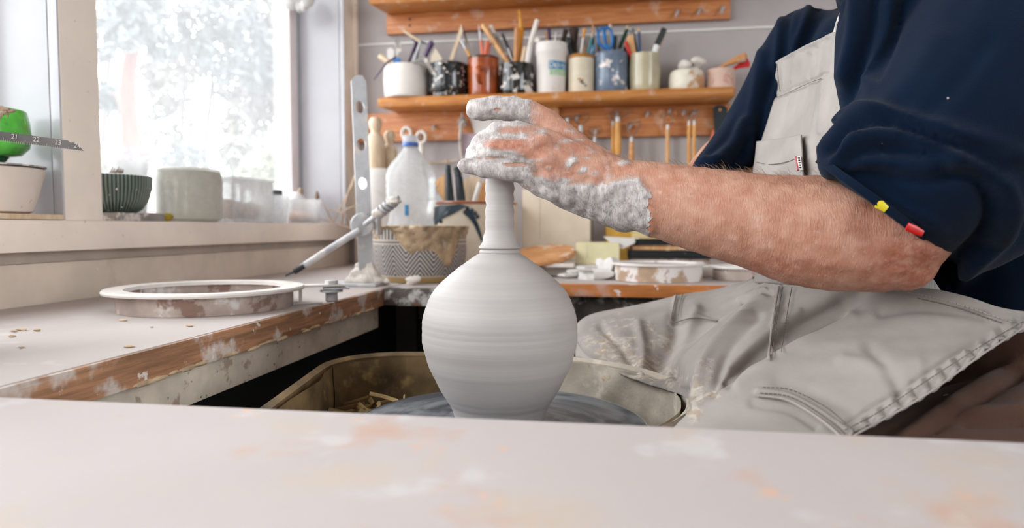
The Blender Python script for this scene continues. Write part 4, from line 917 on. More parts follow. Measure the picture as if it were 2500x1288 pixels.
ks = thing('purple_spatula', 'wooden blade spatula with purple handle leaning on the white pot', 'tool', PY(1040, 150, YC - .05))
part('handle', G().tube([PY(1037, 140, YC - .035), PY(1045, 122, YC - .04), PY(1053, 106, YC - .045), PY(1058, 103, YC - .045)], [.006, .008, .0095, .006], 12, flat=.6, up=(0, 1, 0)), 'purple', ks)
part('blade', G().extrude([PY(a, b, YC - .058) for a, b in ((1006, 152), (1010, 148), (1034, 134), (1038, 138), (1068, 184), (1066, 188), (1054, 178), (1034, 146), (1012, 154))], (0, .005, 0)), 'grey_dust', ks)
blade('white_scraper', 'white rounded scraper at the back of the white pot', [(945, 170), (962, 170), (962, 122), (953, 116), (945, 120)], YC + .03, 'white_plastic', th=.003)
# black mug
blade('wooden_triangle', 'open wooden triangle frame standing behind the black spattered mug', [(1092, 160), (1100, 160), (1132, 70), (1126, 58)], YC + .02, 'pale_wood', th=.006, extra=[('side', [(1126, 58), (1132, 70), (1148, 146), (1153, 146)], 'pale_wood', .006), ('cross_bar', [(1112, 96), (1113, 92), (1146, 130), (1145, 134)], 'rust_wire', .004)])
blade('cream_trowel', 'cream rounded scraper behind the purple spatula', [(1050, 165), (1082, 165), (1078, 140), (1063, 118), (1052, 136)], YC + .02, 'cream_card', th=.004)
# rust mug
stick(p3, 'needle_tool', 'needle tool with yellow handle leaning left out of the rust mug', [(1146, 136), (1137, 120), (1122, 92)], [.0045, .0042, .0016], ['yellow_wood', 'steel'], names=['handle', 'needle'])
stick(p3, 'needle_tool', 'leftmost coral handled needle tool in the rust mug with long needle', [(1178, 134), (1174, 99), (1169, 60)], [.0045, .0045, .001], ['coral', 'steel'], names=['handle', 'needle'], group=None) if 0 else stick(p3, 'needle_tool', 'leftmost coral handled needle tool in the rust mug with long needle', [(1178, 134), (1174, 99), (1169, 60)], [.0045, .0045, .001], ['coral', 'steel'], names=['handle', 'needle'])
stick(p3, 'coral_tool', 'middle coral handled tool in the rust mug', [(1184, 134), (1189, 99)], [.0045, .0045], ['coral'], dy=-.006)
stick(p3, 'coral_tool', 'rightmost coral handled tool in the rust mug', [(1191, 134), (1196, 104)], [.0045, .0045], ['coral'], dy=.01)
# black white mug
stick(p4, 'bamboo_stick', 'thick bamboo stick leaning left out of the white splashed mug', [(1238, 150), (1212, 110), (1178, 60)], [.0055, .0075, .008], ['beech', 'beech'], dy=-.01, names=['handle', 'end'])
stick(p4, 'brush', 'brush with white tipped dark handle behind the bamboo stick', [(1248, 150), (1206, 82), (1198, 62)], [.006, .0068, .0058], ['grey_dust', 'clay_lump'], dy=.008, names=['handle', 'tip'])
stick(p4, 'brush', 'dusty dark brush right of the bamboo stick', [(1255, 150), (1226, 82)], [.0052, .004], ['black_plastic'], dy=.016)
stick(p4, 'thin_stick', 'thin pale stick under the bamboo stick', [(1230, 150), (1196, 100)], [.003, .003], ['pale_wood'], dy=.02)
stick(p4, 'paint_brush', 'brush with amber handle rising highest above the pots', [(1268, 150), (1273, 70), (1268, 24)], [.005, .0085, .004], ['amber', 'yellow_wood'], dy=.012, names=['handle', 'end'])
stick(p4, 'wooden_rib', 'brown wooden rib with clay smear beside the amber brush', [(1258, 150), (1262, 68)], [.0055, .007], ['bat_wood'], dy=-.006)
stick(p4, 'wooden_dowel', 'short pale dowel right of the amber brush', [(1276, 150), (1283, 115)], [.006, .0075], ['pale_wood'], dy=-.012)
stick(p4, 'white_paddle', 'long white handled tool leaning right between splashed mug and plastic tub', [(1288, 152), (1294, 110), (1312, 48)], [.0075, .0075, .007], ['white_plastic', 'clay_lump'], dy=-.018, names=['handle', 'end'])
stick(p4, 'wire_tool', 'small wire tool in the white splashed mug', [(1252, 152), (1240, 118)], [.002, .0035], ['steel'], dy=.0)
# plastic tub
stick(p5, 'thin_stick', 'orange tipped stick in the white plastic tub', [(1337, 108), (1333, 76)], [.0025, .003], ['bat_wood'])
stick(p5, 'white_cone', 'white pointed tool in the white plastic tub', [(1354, 112), (1357, 78)], [.0055, .0015], ['white_plastic'], dy=-.02)
single('clay_lump', G().lump(PY(1313, 98, YC - .02), .009, 77, 12, .35), 'clay_lump', 'dry clay lump on the rim of the white plastic tub', 'clay lump')
stick(p5, 'brush', 'short dark purple brush behind the orange tipped stick', [(1343, 108), (1340, 70)], [.003, .005], ['purple'], dy=.02)
stick(p5, 'brush', 'dark brush with round end at the right of the plastic tub', [(1372, 110), (1382, 72)], [.004, .008], ['bristle'], dy=.02)
# crock
stick(p6, 'fan_brush', 'large dark round brush rising from the cream crock', [(1405, 140), (1402, 108), (1401, 70)], [.005, .0085, .016], ['bristle', 'bristle'], dy=.018, names=['ferrule', 'bristles'])
stick(p6, 'brush', 'dark pointed brush at the left of the cream crock', [(1398, 140), (1385, 92)], [.006, .0075], ['black_plastic'], dy=.006)
stick(p6, 'stirring_tool', 'white handled tool with amber end in the cream crock', [(1417, 138), (1424, 92), (1428, 70)], [.003, .0032, .005], ['white_plastic', 'amber'], dy=-.014, names=['handle', 'end'])
stick(p6, 'brush', 'brush with teal handle leaning right in the cream crock', [(1432, 140), (1445, 92), (1448, 76)], [.0035, .003, .0015], ['teal_paint', 'pale_wood'], dy=-.005, names=['handle', 'ferrule'])
stick(p6, 'brush', 'brush with light blue handle low at the right of the cream crock', [(1441, 140), (1450, 110)], [.004, .004], ['label_blue'], dy=-.012)
stick(p6, 'pencil', 'short orange pencil in the middle of the cream crock', [(1425, 140), (1427, 114)], [.0022, .0025], ['bat_wood'], dy=0)
stick(p6, 'brush', 'brush with green handle between crock and scissors', [(1459, 138), (1448, 82), (1447, 56)], [.0045, .004, .0015], ['green_paint', 'bat_wood'], dy=.012, y=YC + .014, names=['handle', 'ferrule'])
# scissors
sc = thing('scissors', 'blue handled scissors standing in the slate blue mug', 'scissors', PY(1480, 140, YC))
for nm, ell in (('finger_loop', [(1476, 118), (1463, 104), (1460, 84), (1466, 72), (1474, 70), (1477, 84), (1478, 104), (1480, 116)]), ('finger_loop', [(1484, 118), (1475, 92), (1476, 72), (1484, 68), (1492, 76), (1495, 100), (1490, 116), (1485, 120)])):
    P = spline([PY(a, b, YC - (.006 if nm else 0)) for a, b in ell + [ell[0]]], 40); part(nm, G().tube(P, .0042, 9, cap=False), 'blue_plastic', sc)
part('blades', G().extrude([PY(a, b, YC) for a, b in ((1476, 116), (1488, 118), (1486, 190), (1480, 190))], (0, .003, 0)), 'steel', sc)
stick(p7, 'thin_stick', 'pinkish stick behind the blue scissor loops', [(1488, 125), (1490, 60)], [.003, .005], ['pale_wood'], dy=.012)
stick(p7, 'dark_stick', 'dark slim tool at the right of the blue scissors', [(1500, 125), (1502, 88)], [.005, .006], ['black_plastic'], dy=.015)
stick(p7, 'brush', 'dark blue brush left of the scissors in the slate mug', [(1462, 130), (1458, 66)], [.003, .0025], ['navy_plastic'], dy=.02)
# bottle neighbours and olive cup
stick(p8, 'green_tool', 'dark green handled tool leaning right behind the slate mug', [(1512, 118), (1531, 72), (1532, 62)], [.006, .0058, .003], ['green_paint', 'pale_wood'], y=2.058, extend=False, names=['handle', 'tip'])
stick(p8, 'red_tool', 'red plastic tool at the left of the olive cup', [(1539, 134), (1527, 102)], [.0042, .0048], ['red_plastic'], dy=-.01)
blade('wooden_rib', 'flat pale wooden rib in the olive cup', [(1543, 150), (1556, 150), (1546, 88), (1538, 84), (1529, 92)], YC - .004, 'beech', th=.004)
blade('grey_scraper', 'grey scraper behind the pale wooden rib in the olive cup', [(1546, 150), (1558, 150), (1545, 72), (1534, 66)], YC + .012, 'grey_dust')
stick(p8, 'dark_stick', 'black slim stick behind the wooden rib in the olive cup', [(1556, 130), (1545, 70)], [.003, .003], ['black_plastic'], dy=.02)
stick(p8, 'pencil', 'navy blue pencil standing upright in the olive cup', [(1562, 130), (1560, 78), (1558, 68)], [.0042, .0042, .0012], ['navy_plastic', 'beech'], dy=.004, names=['shaft', 'point'])
stick(p8, 'marker_pen', 'black capped marker pen leaning right in the olive cup', [(1597, 133), (1604, 110), (1622, 70)], [.0085, .0088, .0088], ['label_white', 'black_plastic'], dy=-.006, names=['barrel', 'cap'])
stick(p8, 'thin_stick', 'thin tan stick beside the marker pen', [(1603, 132), (1624, 82)], [.0015, .0015], ['beech'], dy=.012)
t = thing('wooden_handle_tool', 'orange wooden handled tool lying across the pinkish pot', 'tool', PY(1760, 162, YC)); Z = [PY(1757, 164, YC), PY(1775, 156, YC), PY(1800, 146, YC), PY(1818, 139, YC), PY(1823, 140, YC)]
part('handle', G().tube(Z, [.004, .006, .0105, .0125, .008], 14), 'bat_wood', t); part('shank', G().tube([PY(1757, 164, YC), PY(1748, 172, YC + .005), PY(1744, 190, YC + .008)], .003, 8), 'steel', t)
blade('red_scraper', 'bright red plastic scraper under the orange wooden handle', [(1775, 170), (1790, 164), (1824, 141), (1831, 152), (1831, 163), (1800, 168), (1782, 180)], YC + .014, 'red_plastic', th=.003)

# ------------------------------------------------------------------ tools hanging from the rail
YH = 2.052
def loop_tool(label, hx, top, bot, lx0, lx1, ltop, m='yellow_wood', r=.009, wire='rust_wire', ferr='dusty_metal', shape='tri', y=YH, slant=0):
    Z0, Z1 = PY(hx + slant, bot, y), PY(hx, top, y); t = thing('loop_tool', label, 'loop tool', Z0); k = np.linspace(0, 1, 6)[:, None]
    part('handle', G().tube(Z0 + (Z1 - Z0) * k, r * np.array((.75, 1, 1.05, .95, .9, .85)), 12), m, t)
    d = (Z1 - Z0) / np.linalg.norm(Z1 - Z0); part('ferrule', G().tube([Z1 - d * .002, Z1 + d * .014], r * .72, 12), ferr, t)
    e = PY(hx, top, y) + d * .012
    if shape == 'tri': L = [e, PY(lx0, ltop + 8, y), PY(lx0 + 2, ltop, y), PY(lx1 - 2, ltop - 3, y), PY(lx1, ltop + 4, y), e + (.002, 0, 0)]
    else: L = spline([e, PY(lx0, (ltop + top) / 2, y), PY((lx0 + lx1) / 2, ltop, y), PY(lx1, (ltop + top) / 2, y), e + (.002, 0, 0)], 18)
    part('wire_loop', G().tube(L, .0016, 6, flat=1), wire, t); return t
loop_tool('loop tool with stout yellow handle and wide wire loop', 1508, 297, 378, 1494, 1546, 268, r=.0105)
loop_tool('slim yellow handled loop tool just left of the stout one', 1497, 308, 378, 1486, 1500, 276, r=.0065, y=YH + .014)
loop_tool('orange handled loop tool with wide dark wire, hung lower', 1542, 346, 396, 1530, 1565, 300, m='bat_wood', r=.0085)
loop_tool('dusty brown loop tool with oval wire hanging alone', 1630, 316, 410, 1619, 1644, 276, m='beech', r=.0068, ferr='clay_lump', shape='oval')
loop_tool('left one of two yellow pencil thin loop tools', 1682, 306, 415, 1676, 1690, 278, m='yellow_wood', r=.0055, ferr='white_plastic', shape='oval')
loop_tool('right one of two yellow pencil thin loop tools', 1695, 306, 415, 1688, 1706, 272, m='yellow_wood', r=.0058, ferr='white_plastic', shape='tri', y=YH - .006)
loop_tool('grey handled loop tool nearest the potter wrist', 1418, 318, 360, 1400, 1440, 282, m='grey_dust', r=.009)
loop_tool('white ferruled loop tool half hidden by the thumb', 1385, 300, 350, 1368, 1400, 286, m='grey_dust', r=.008)
loop_tool('small open loop tool low between the thumb and the stout yellow one', 1452, 345, 385, 1436, 1470, 312, m='grey_dust', r=.006, shape='tri')
bh = thing('black_handle_tool', 'black flat handled tool hanging at the right end of the rail', 'tool', PY(1758, 330, YH)); g = G()
g.extrude([PY(a, b, YH) for a, b in ((1741, 264), (1748, 257), (1768, 257), (1776, 264), (1778, 330), (1772, 345), (1752, 345), (1745, 320))], (0, .008, 0)); part('handle', g, 'black_plastic', bh); part('hang_hole', G().lathe([(.0005, 0), (.004, 0), (.004, .001), (.0005, .0012)], 12, PY(1758, 268, YH - .0008), ax=(0, -1, 0)), 'bat_wood', bh)
part('blade', G().extrude([PY(a, b, YH + .003) for a, b in ((1754, 344), (1770, 344), (1768, 420), (1756, 420))], (0, .002, 0)), 'steel', bh)
stk = thing('coral_stick', 'coral painted stick hanging slantwise left of the black handle', 'stick', PY(1732, 362, YH)); part('shaft', G().tube([PY(1744, 318, YH + .012), PY(1729, 366, YH + .012)], [.005, .0042], 10), 'coral', stk)
bd = thing('wooden_board', 'tan wooden block with rounded corner hanging behind the thumb', 'board', PY(1345, 300, YH + .012)); g = G(); g.extrude([PY(a, b, YH + .012) for a, b in ((1290, 258), (1352, 257), (1360, 260), (1364, 268), (1364, 330), (1290, 330))], (0, .012, 0)); part('block', g, 'beech', bd)
pl = thing('white_card', 'white card hanging behind the fingers', 'card', PY(1190, 310, YH)); g = G(); g.extrude([PY(a, b, YH) for a, b in ((1146, 284), (1240, 280), (1246, 360), (1172, 366))], (0, .003, 0)); part('sheet', g, 'paper', pl)
text('print_mark', '| ..', .022, 'black_cover', pl, PY(1208, 288, YH - .0006), (1, 0, 0), (0, 0, 1))
rg = thing('hanging_rag', 'dusty lilac and grey rag bundle hanging left of the fingers', 'rag', PY(1140, 400, YH - .03)); yq = YH - .02
part('knot', G().lump(PY(1128, 298, yq), .012, 3, 12, .3), 'grey_dust', rg)
part('strip', G().tube(spline([PY(1128, 275, yq), PY(1127, 300, yq), PY(1124, 350, yq), PY(1128, 400, yq), PY(1113, 470, yq)], 18), np.linspace(.008, .007, 18) * np.array([.5, 1, 1.1, 1.2, 1.5, 1.6, 1.7, 1.7, 1.6, 1.5, 1.4, 1.3, 1.2, 1.1, 1, .9, .7, .4]), 10, flat=.4), 'rag', rg)
part('lilac_strip', G().extrude([PY(a, b, yq + .008) for a, b in ((1128, 325), (1165, 326), (1166, 345), (1146, 372), (1120, 385))], (0, .004, 0)), 'lilac', rg)
part('strip', G().tube(spline([PY(1134, 380, yq - .006), PY(1120, 420, yq - .004), PY(1108, 480, yq)], 8), [.006, .008, .008, .007, .006, .005, .004, .002], 8, flat=.4), 'rag', rg)
for k, (px, py, lab) in enumerate(((1028, 335, 'white ring handled ribbon tool hanging right of the bottle cap'), (992, 325, 'white hooked handle half hidden behind the bottle cap'))):
    y = YH - .004; t = thing('ring_handle_tool', lab, 'tool', PY(px, py + 80, y)); a = np.linspace(0, 2 * pi, 20)
    part('ring', G().tube([PY(px + 11 * cos(q), py + 14 * sin(q), y) for q in a], .0048, 8, cap=False), 'clay_lump', t); part('shaft', G().tube([PY(px, py + 14, y), PY(px + 4, py + 80, y)], [.008, .006], 10), 'clay_lump' if k == 0 else 'lilac', t)
cd = thing('string', 'pale knotted string stretched under the rail towards the fingers', 'string', PY(1050, 398, YH + .03)); part('cord', G().tube(spline([PY(1024, 393, YH + .03), PY(1060, 397, YH + .03), PY(1095, 394, YH + .03), PY(1116, 390, YH + .028)], 12), .0028, 7), 'dry_stem', cd); part('knot', G().lump(PY(1052, 397, YH + .03), .005, 2, 8), 'dry_stem', cd); part('knot', G().lump(PY(1090, 394, YH + .03), .006, 5, 8), 'dry_stem', cd)

# ------------------------------------------------------------------ things on the far bench
zb0 = ZB + .0006
bc = np.array((-.397, 1.375, zb0)); bc = PZ(1026, 681, zb0); bc = np.array((PY(1026, 681, 1.45)[0], 1.45, zb0)); dd = -bc[0] * sin(YAW) + bc[1] * cos(YAW); R = 113 * dd / F
bw = thing('patterned_bowl', 'blue chevron patterned bowl caked with clay slop at the rim', 'bowl', bc); Hh = Q(1026, 556, dd - R * .95)[2] - zb0
part('body', G().shell([(R * .88, 0), (R * .89, .006), (R * .91, .012), (R * .96, .03), (R, .06), (R * 1.0, Hh)], .006, n=80, o=bc), 'chevrons', bw)
n = 160; v = []; rs = np.random.default_rng(8); ph = rs.uniform(0, 6, 9)
for j in range(n):
    a = 2 * pi * j / n; low = .020 + .012 * sin(5 * a + ph[0]) * sin(2 * a + ph[1]) + .007 * sin(11 * a + ph[2]) + .042 * max(0, cos((a + 1.45) * 1.0)) ** 40 + .05 * max(0, cos(a + .75)) ** 10
    low = max(.006, low)
    for i in range(12):
        s = i / 11; z = Hh + .004 - low * s; bulge = (.0035 + .003 * sin(13 * a + 9 * s + ph[3]) * sin(7 * a - 11 * s + ph[4]) + .002 * sin(31 * a + 17 * s)) * (1 - s) ** .4 if i < 11 else -.001
        v.append(bc + ((R + max(bulge, -.001)) * cos(a), (R + max(bulge, -.001)) * sin(a), z))
    v.append(bc + ((R - .010) * cos(a), (R - .010) * sin(a), Hh - .004)); v.append(bc + ((R - .008) * cos(a), (R - .008) * sin(a), Hh + .005))
m = 14; f = [(j * m + i, ((j + 1) % n) * m + i, ((j + 1) % n) * m + (i + 1) % m, j * m + (i + 1) % m) for j in range(n) for i in range(m) if not i == 11]
f = [(j * m + a, ((j + 1) % n) * m + a, ((j + 1) % n) * m + b, j * m + b) for j in range(n) for a, b in [(i, i + 1) for i in range(11)] + [(12, 13), (13, 0)]]
part('clay_slop', G().add(v, f), 'slop', bw, 'caked beige throwing slop', sharp=70)
single('clay_water', G().lathe([(.0005, 0), (R * .9, 0), (R * .9, .003), (.0005, .004)], 48, bc + (0, 0, Hh * .72)), 'slop', 'beige clay water standing in the chevron bowl', 'clay water')
single('clay_lump', G().lump(PZ(1008, 694, zb0) + (0, 0, .008), .0105, 21, 14, .4, (1.7, 1, .8)), 'clay_lump', 'small dry clay lump in front of the chevron bowl', 'clay lump')
b2 = PZ(1003, 684, zb0); yb = 1.625; x0 = PY(1004, 560, yb)[0]; bo = np.array((x0, yb, zb0)); dd = -x0 * sin(YAW) + yb * cos(YAW); k = dd / F
bt_ = thing('plastic_bottle', 'large clear plastic water bottle with blue cap behind the chevron bowl', 'bottle', bo)
Zy = lambda py: Q(1003, py, dd)[2] - zb0
pr = [(.0005, 0.002), (50 * k, 0), (58 * k, .01)]
for py, hw in ((640, 60), (600, 61), (560, 59), (540, 55), (520, 52), (505, 56), (495, 60), (486, 61), (478, 59), (470, 61), (462, 59), (454, 61), (446, 59), (436, 61), (424, 59), (410, 54), (398, 46), (386, 36), (374, 26), (366, 20), (360, 17), (352, 17)): pr.append((hw * k, Zy(py)))
part('body', G().lathe(pr, 48, bo), 'pet', bt_, sharp=60)
part('cap', G().lathe([(17 * k, Zy(354)), (19 * k, Zy(352)), (19 * k, Zy(336)), (17 * k, Zy(332)), (.0005, Zy(331.5))], 28, bo), 'frost_white', bt_); part('cap_ring', G().lathe([(17.5 * k, Zy(358)), (19.6 * k, Zy(357)), (19.6 * k, Zy(349)), (17.5 * k, Zy(348))], 28, bo), 'blue_cap', bt_)
part('label_scrap', G().box(PY(988, 526, yb - 58 * k), PY(998, 500, yb - 54 * k), .001), 'label_blue', bt_, 'bright blue label scrap')
kj = PY(927, 416, 1.83); jc = np.array((kj[0], 1.83, zb0)); dd = -jc[0] * sin(YAW) + 1.83 * cos(YAW); k = dd / F
jr = thing('tall_jar', 'tall cream ribbed jar holding wooden rolling pins behind the gauge stand', 'jar', jc); part('body', G().shell([(50 * k, 0), (53 * k, .01), (53 * k, kj[2] - zb0 - .004), (52 * k, kj[2] - zb0)], .004, n=44, o=jc), 'white_plastic', jr)
def pin(label, px, top, neck, hw, y, lean=0):
    x = PY(px, 420, y)[0]; d = -x * sin(YAW) + y * cos(YAW); q = d / F; Zp = lambda p: Q(px, p, d)[2]
    t = thing('rolling_pin', label, 'rolling pin', (x, y, zb0 + .006)); zz = Zp(neck)
    part('barrel', G().lathe([(.0005, zb0 + .006), (hw * q * .9, zb0 + .006), (hw * q, zb0 + .02), (hw * q, zz - .04), (hw * q * .95, zz - .02), (hw * q * .8, zz - .008), (hw * q * .55, zz)], 28, (x, y, 0)), 'pale_wood', t)
    part('handle', G().lathe([(hw * q * .52, zz - .001), (hw * q * .5, zz + .006), (hw * q * .72, zz + (Zp(top) - zz) * .45), (hw * q * .74, zz + (Zp(top) - zz) * .7), (hw * q * .5, Zp(top) - .002), (.0005, Zp(top))], 24, (x, y, 0)), 'pale_wood', t)
pin('wooden rolling pin with round knob nearest the gauge stand', 918, 286, 325, 22, 1.815)
pin('second wooden rolling pin between the first pin and the bottle', 952, 318, 352, 19, 1.855)
yk = 1.79; ck = PY(1160, 490, yk); cc_ = np.array((ck[0], yk, zb0)); dd = -ck[0] * sin(YAW) + yk * cos(YAW); k = dd / F; Hc = ck[2] - zb0; R = 102 * k; Hc -= .006
cr = thing('tool_crock', 'beige crock painted with blue black fronds holding black handled tools', 'crock', cc_)
part('body', G().shell([(R * .9, 0), (R * .95, .02), (R, .06), (R, Hc - .006), (R * 1.03, Hc - .004), (R * 1.02, Hc)], .006, n=64, o=cc_), 'crock', cr); part('rim_line', G().lathe([(R * 1.032, Hc - .005), (R * 1.035, Hc - .001), (R * 1.02, Hc + .001), (R * 1.01, Hc - .002), (R * 1.032, Hc - .005)], 64, cc_), 'rust_glaze', cr)
def on_crock(px, py):                                 # where the sight line meets the round crock
    o = np.array((0, 0, ZC)); r = np.array(_r(px, py)); r /= np.linalg.norm(r); a = r[0] ** 2 + r[1] ** 2; b = 2 * (r[0] * -cc_[0] + r[1] * -cc_[1]); c0 = cc_[0] ** 2 + cc_[1] ** 2 - (R + .003) ** 2; D = max(b * b - 4 * a * c0, 0); t = (-b - D ** .5) / (2 * a); return o + r * t
def painted(name, pl):
    v = [on_crock(a, b) for a, b in pl]; cen = np.mean(v, axis=0); n = len(v); outn = np.array((cen[0] - cc_[0], cen[1] - cc_[1], 0)); outn /= np.linalg.norm(outn)
    part(name, G().extrude(v, -outn * .003), 'frond', cr)
up_l = [(1060, 505), (1075, 500), (1092, 502), (1108, 500), (1120, 498), (1132, 500), (1140, 503), (1125, 511), (1112, 518), (1100, 524), (1085, 530), (1070, 538), (1064, 548), (1058, 542)]
for a, b in zip(range(0, 7), range(0, 7)):
    i, j = a, a + 1; o1, o2 = len(up_l) - 1 - a, len(up_l) - 2 - a
    if o2 > j: painted('frond', [up_l[i], up_l[j], up_l[o2], up_l[o1]])
fr2 = [(1130, 516), (1140, 508), (1150, 514), (1160, 530), (1168, 548), (1174, 566), (1178, 584)]; fr3 = [(1132, 522), (1142, 530), (1150, 538), (1158, 550), (1165, 566), (1172, 580), (1176, 590)]
for i in range(6): painted('frond', [fr2[i], fr2[i + 1], fr3[i + 1], fr3[i]])
for px, py in ((1141, 508), (1152, 513), (1160, 520), (1166, 528), (1062, 545), (1076, 540)): 
    p = on_crock(px, py); part('frond_dot', G().ball(p, .0052, 10, (1, .3, 1)), 'frond', cr)
CK = dict(c=cc_, R=R, h=Hc)
stick(CK, 'black_handled_knife', 'left black tapered handle standing in the frond crock', [(1098, 488), (1094, 420), (1094, 402)], [.0150, .0085, .0065], ['black_plastic', 'black_plastic'], dy=-.02, names=['handle', 'butt'])
stick(CK, 'black_handled_knife', 'right black tapered handle standing in the frond crock', [(1126, 488), (1120, 430), (1113, 408)], [.0140, .0100, .007], ['black_plastic', 'black_plastic'], dy=-.015, names=['handle', 'butt'])
gt = thing('grey_trowel', 'grey bent metal trowel leaning left out of the frond crock', 'trowel', PY(1060, 470, yk - .05)); y = yk - .06
part('shank', G().tube([PY(1028, 396, y), PY(1042, 440, y), PY(1050, 452, y)], [.003, .006, .008], 10, flat=.6), 'dark_steel', gt); part('collar', G().extrude([PY(a, b, y - .004) for a, b in ((1040, 452), (1058, 446), (1065, 456), (1047, 468))], (0, .012, 0)), 'dark_steel', gt); part('blade', G().extrude([PY(a, b, y + .006) for a, b in ((1046, 466), (1062, 458), (1088, 500), (1080, 530), (1052, 500))], (0, .002, 0)), 'dusty_metal', gt)
blade('wooden_wedge', 'tan wooden wedge between the trowel and the black handles', [(1056, 446), (1086, 424), (1096, 530), (1084, 530)], yk + .03, 'beech', th=.006)
blade('wooden_paddle', 'broad dusty wooden paddle right of the black handles', [(1128, 520), (1132, 440), (1150, 428), (1172, 434), (1172, 520)], yk + .03, 'pale_wood', th=.008)
stick(CK, 'white_stick', 'white stick leaning right in the frond crock', [(1158, 492), (1172, 446)], [.0055, .0065], ['white_plastic'], dy=-.03)
blade('wooden_paddle', 'brown wooden paddle nearest the vase neck in the frond crock', [(1166, 520), (1170, 450), (1186, 440), (1192, 520)], yk - .005, 'bat_wood', th=.006)

# right half of the far bench
sb_ = thing('plaster_slab', 'white plaster slab carrying cartons and books on the far bench', 'slab', (.05, 1.82, zb0)); XA, XB = PY(1300, 650, 1.62)[0], PY(1800, 650, 1.62)[0]
part('slab', G().box((XA, 1.63, zb0), (XB, 2.06, zb0 + .026), .004), 'clay_lump', sb_); zs_ = zb0 + .0266
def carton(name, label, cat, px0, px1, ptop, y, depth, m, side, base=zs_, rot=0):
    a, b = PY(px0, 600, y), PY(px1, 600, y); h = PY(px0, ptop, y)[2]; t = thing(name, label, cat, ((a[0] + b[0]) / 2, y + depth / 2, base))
    g = G().box((a[0], y, base), (b[0], y + depth, h), .003); part('box', g, m, t); part('shade_side_panel', G().box((b[0] - .0005, y + .002, base + .002), (b[0] + .001, y + depth - .002, h - .002), .0003), side, t)
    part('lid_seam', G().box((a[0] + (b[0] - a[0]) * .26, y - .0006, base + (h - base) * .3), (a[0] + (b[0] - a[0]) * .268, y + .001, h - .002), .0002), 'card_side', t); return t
carton('carton', 'large cream carton standing behind the vase shoulder', 'carton', 1275, 1440, 462, 1.83, .2, 'cream_card', 'card_side')
carton('carton', 'small pale yellow carton in front of the large cream carton', 'carton', 1406, 1512, 592, 1.66, .10, 'yellow_card', 'card_side')
yb_ = thing('yellow_bag', 'yellow and white printed bag right of the large cream carton', 'bag', PY(1540, 590, 1.9)); part('bag', G().box(PY(1476, 640, 1.86), PY(1640, 520, 1.98), .02), 'yellow_bag', yb_)
ev = thing('paper_sheet', 'white folded paper sheet hanging off the book stack', 'paper', PY(1520, 590, 1.66)); part('sheet', G().extrude([PY(a, b, 1.70 + c) for a, b, c in ((1474, 578, .06), (1560, 583, .06), (1548, 594, -.02), (1522, 606, -.03), (1508, 605, -.03), (1494, 594, 0))], (0, 0, .0016)), 'paper', ev)
yb2 = 1.70; z = zs_
def book(label, px0, px1, p0, p1, y, m, depth=.2, pages='paper', tilt=0):
    a = PY(px0, p1, y); b = PY(px1, p0, y); t = thing('book', label, 'book', ((a[0] + b[0]) / 2, y + depth / 2, a[2])); Rm = rotz(0)
    th = b[2] - a[2]
    part('cover', G().box((a[0], y, a[2]), (b[0], y + depth, a[2] + .0025), .0008), m, t); part('cover', G().box((a[0], y, b[2] - .0025), (b[0], y + depth, b[2]), .0008), m, t); part('pages', G().box((a[0] + .004, y + .003, a[2] + .0025), (b[0] - .002, y + depth - .004, b[2] - .0025), .0005), pages, t); part('spine', G().box((a[0] - .0015, y, a[2]), (a[0] + .0025, y + depth, b[2]), .001), m, t)
book('bottom dusty brown book of the stack on the slab', 1536, 1735, 630, 648, yb2, 'brown_cover', pages='ring_wall')
book('black folder second from the bottom of the stack', 1534, 1745, 612, 629.6, yb2 - .01, 'black_cover', pages='black_cover')
book('tan edged book above the black folder', 1540, 1700, 598, 611.6, yb2, 'brown_cover', pages='beech')
book('topmost black folder of the stack under the forearm', 1552, 1690, 584, 597.6, yb2 + .01, 'black_cover', pages='black_cover')
yb3 = 1.68; cb = PY(1325, 635, 1.6)
bt2 = thing('wooden_bat', 'round orange wooden bat lying tilted behind the vase shoulder', 'bat', cb + (0, .05, 0)); Rt = np.array(((1, 0, 0), (0, cos(-.09), -sin(-.09)), (0, sin(-.09), cos(-.09)))); ctr = PY(1325, 622, 1.65)
g = G().lathe([(.0005, -.006), (.078, -.006), (.081, -.003), (.081, .003), (.078, .006), (.0005, .006)], 56); Rx = radians(13); Ry = radians(-5)
v = np.array(g.v) @ np.array(((1, 0, 0), (0, cos(Rx), -sin(Rx)), (0, sin(Rx), cos(Rx)))).T @ np.array(((cos(Ry), 0, sin(Ry)), (0, 1, 0), (-sin(Ry), 0, cos(Ry)))).T + ctr; g.v = [tuple(p) for p in v]; part('disc', g, 'bat_wood', bt2)
single('plaster_chip', G().box(PY(1330, 652, 1.58), PY(1404, 641, 1.62), .003), 'clay_lump', 'thin white plaster strip under the edge of the orange bat', 'chip')
for kk, (px, py, r, sc_) in enumerate(((1440, 662, .022, (1.5, 1, .6)), (1480, 658, .02, (1.2, 1, .9)), (1400, 668, .018, (2, 1, .45)))): single('crumpled_paper', G().lump(PY(px, py, 1.535 + .02 * kk), r, kk + 60, 9, .9, sc_), 'paper', ['crumpled white paper in front of the yellow carton', 'crumpled white paper nearest the tan ring mould', 'flattest crumpled paper nearest the vase'][kk], 'paper', group='crumpled papers on the far bench', sharp=12)
rc = PZ(1606, 676, ZB); ring_mould((PY(1606, 660, 1.535)[0], 1.535), .099, .094, .036, zb0 + .0004, radians(4), 'ring_mould', 'tan and white crusted ring mould at the front of the far bench', 'ring_tan', handle=False)
ring_mould((PY(1790, 655, 1.70)[0], 1.55 + .03), .07, .062, .028, zb0 + .0004, 0, 'ring_mould', 'smaller white ring mould half hidden under the forearm', 'ring_wall', handle=False)
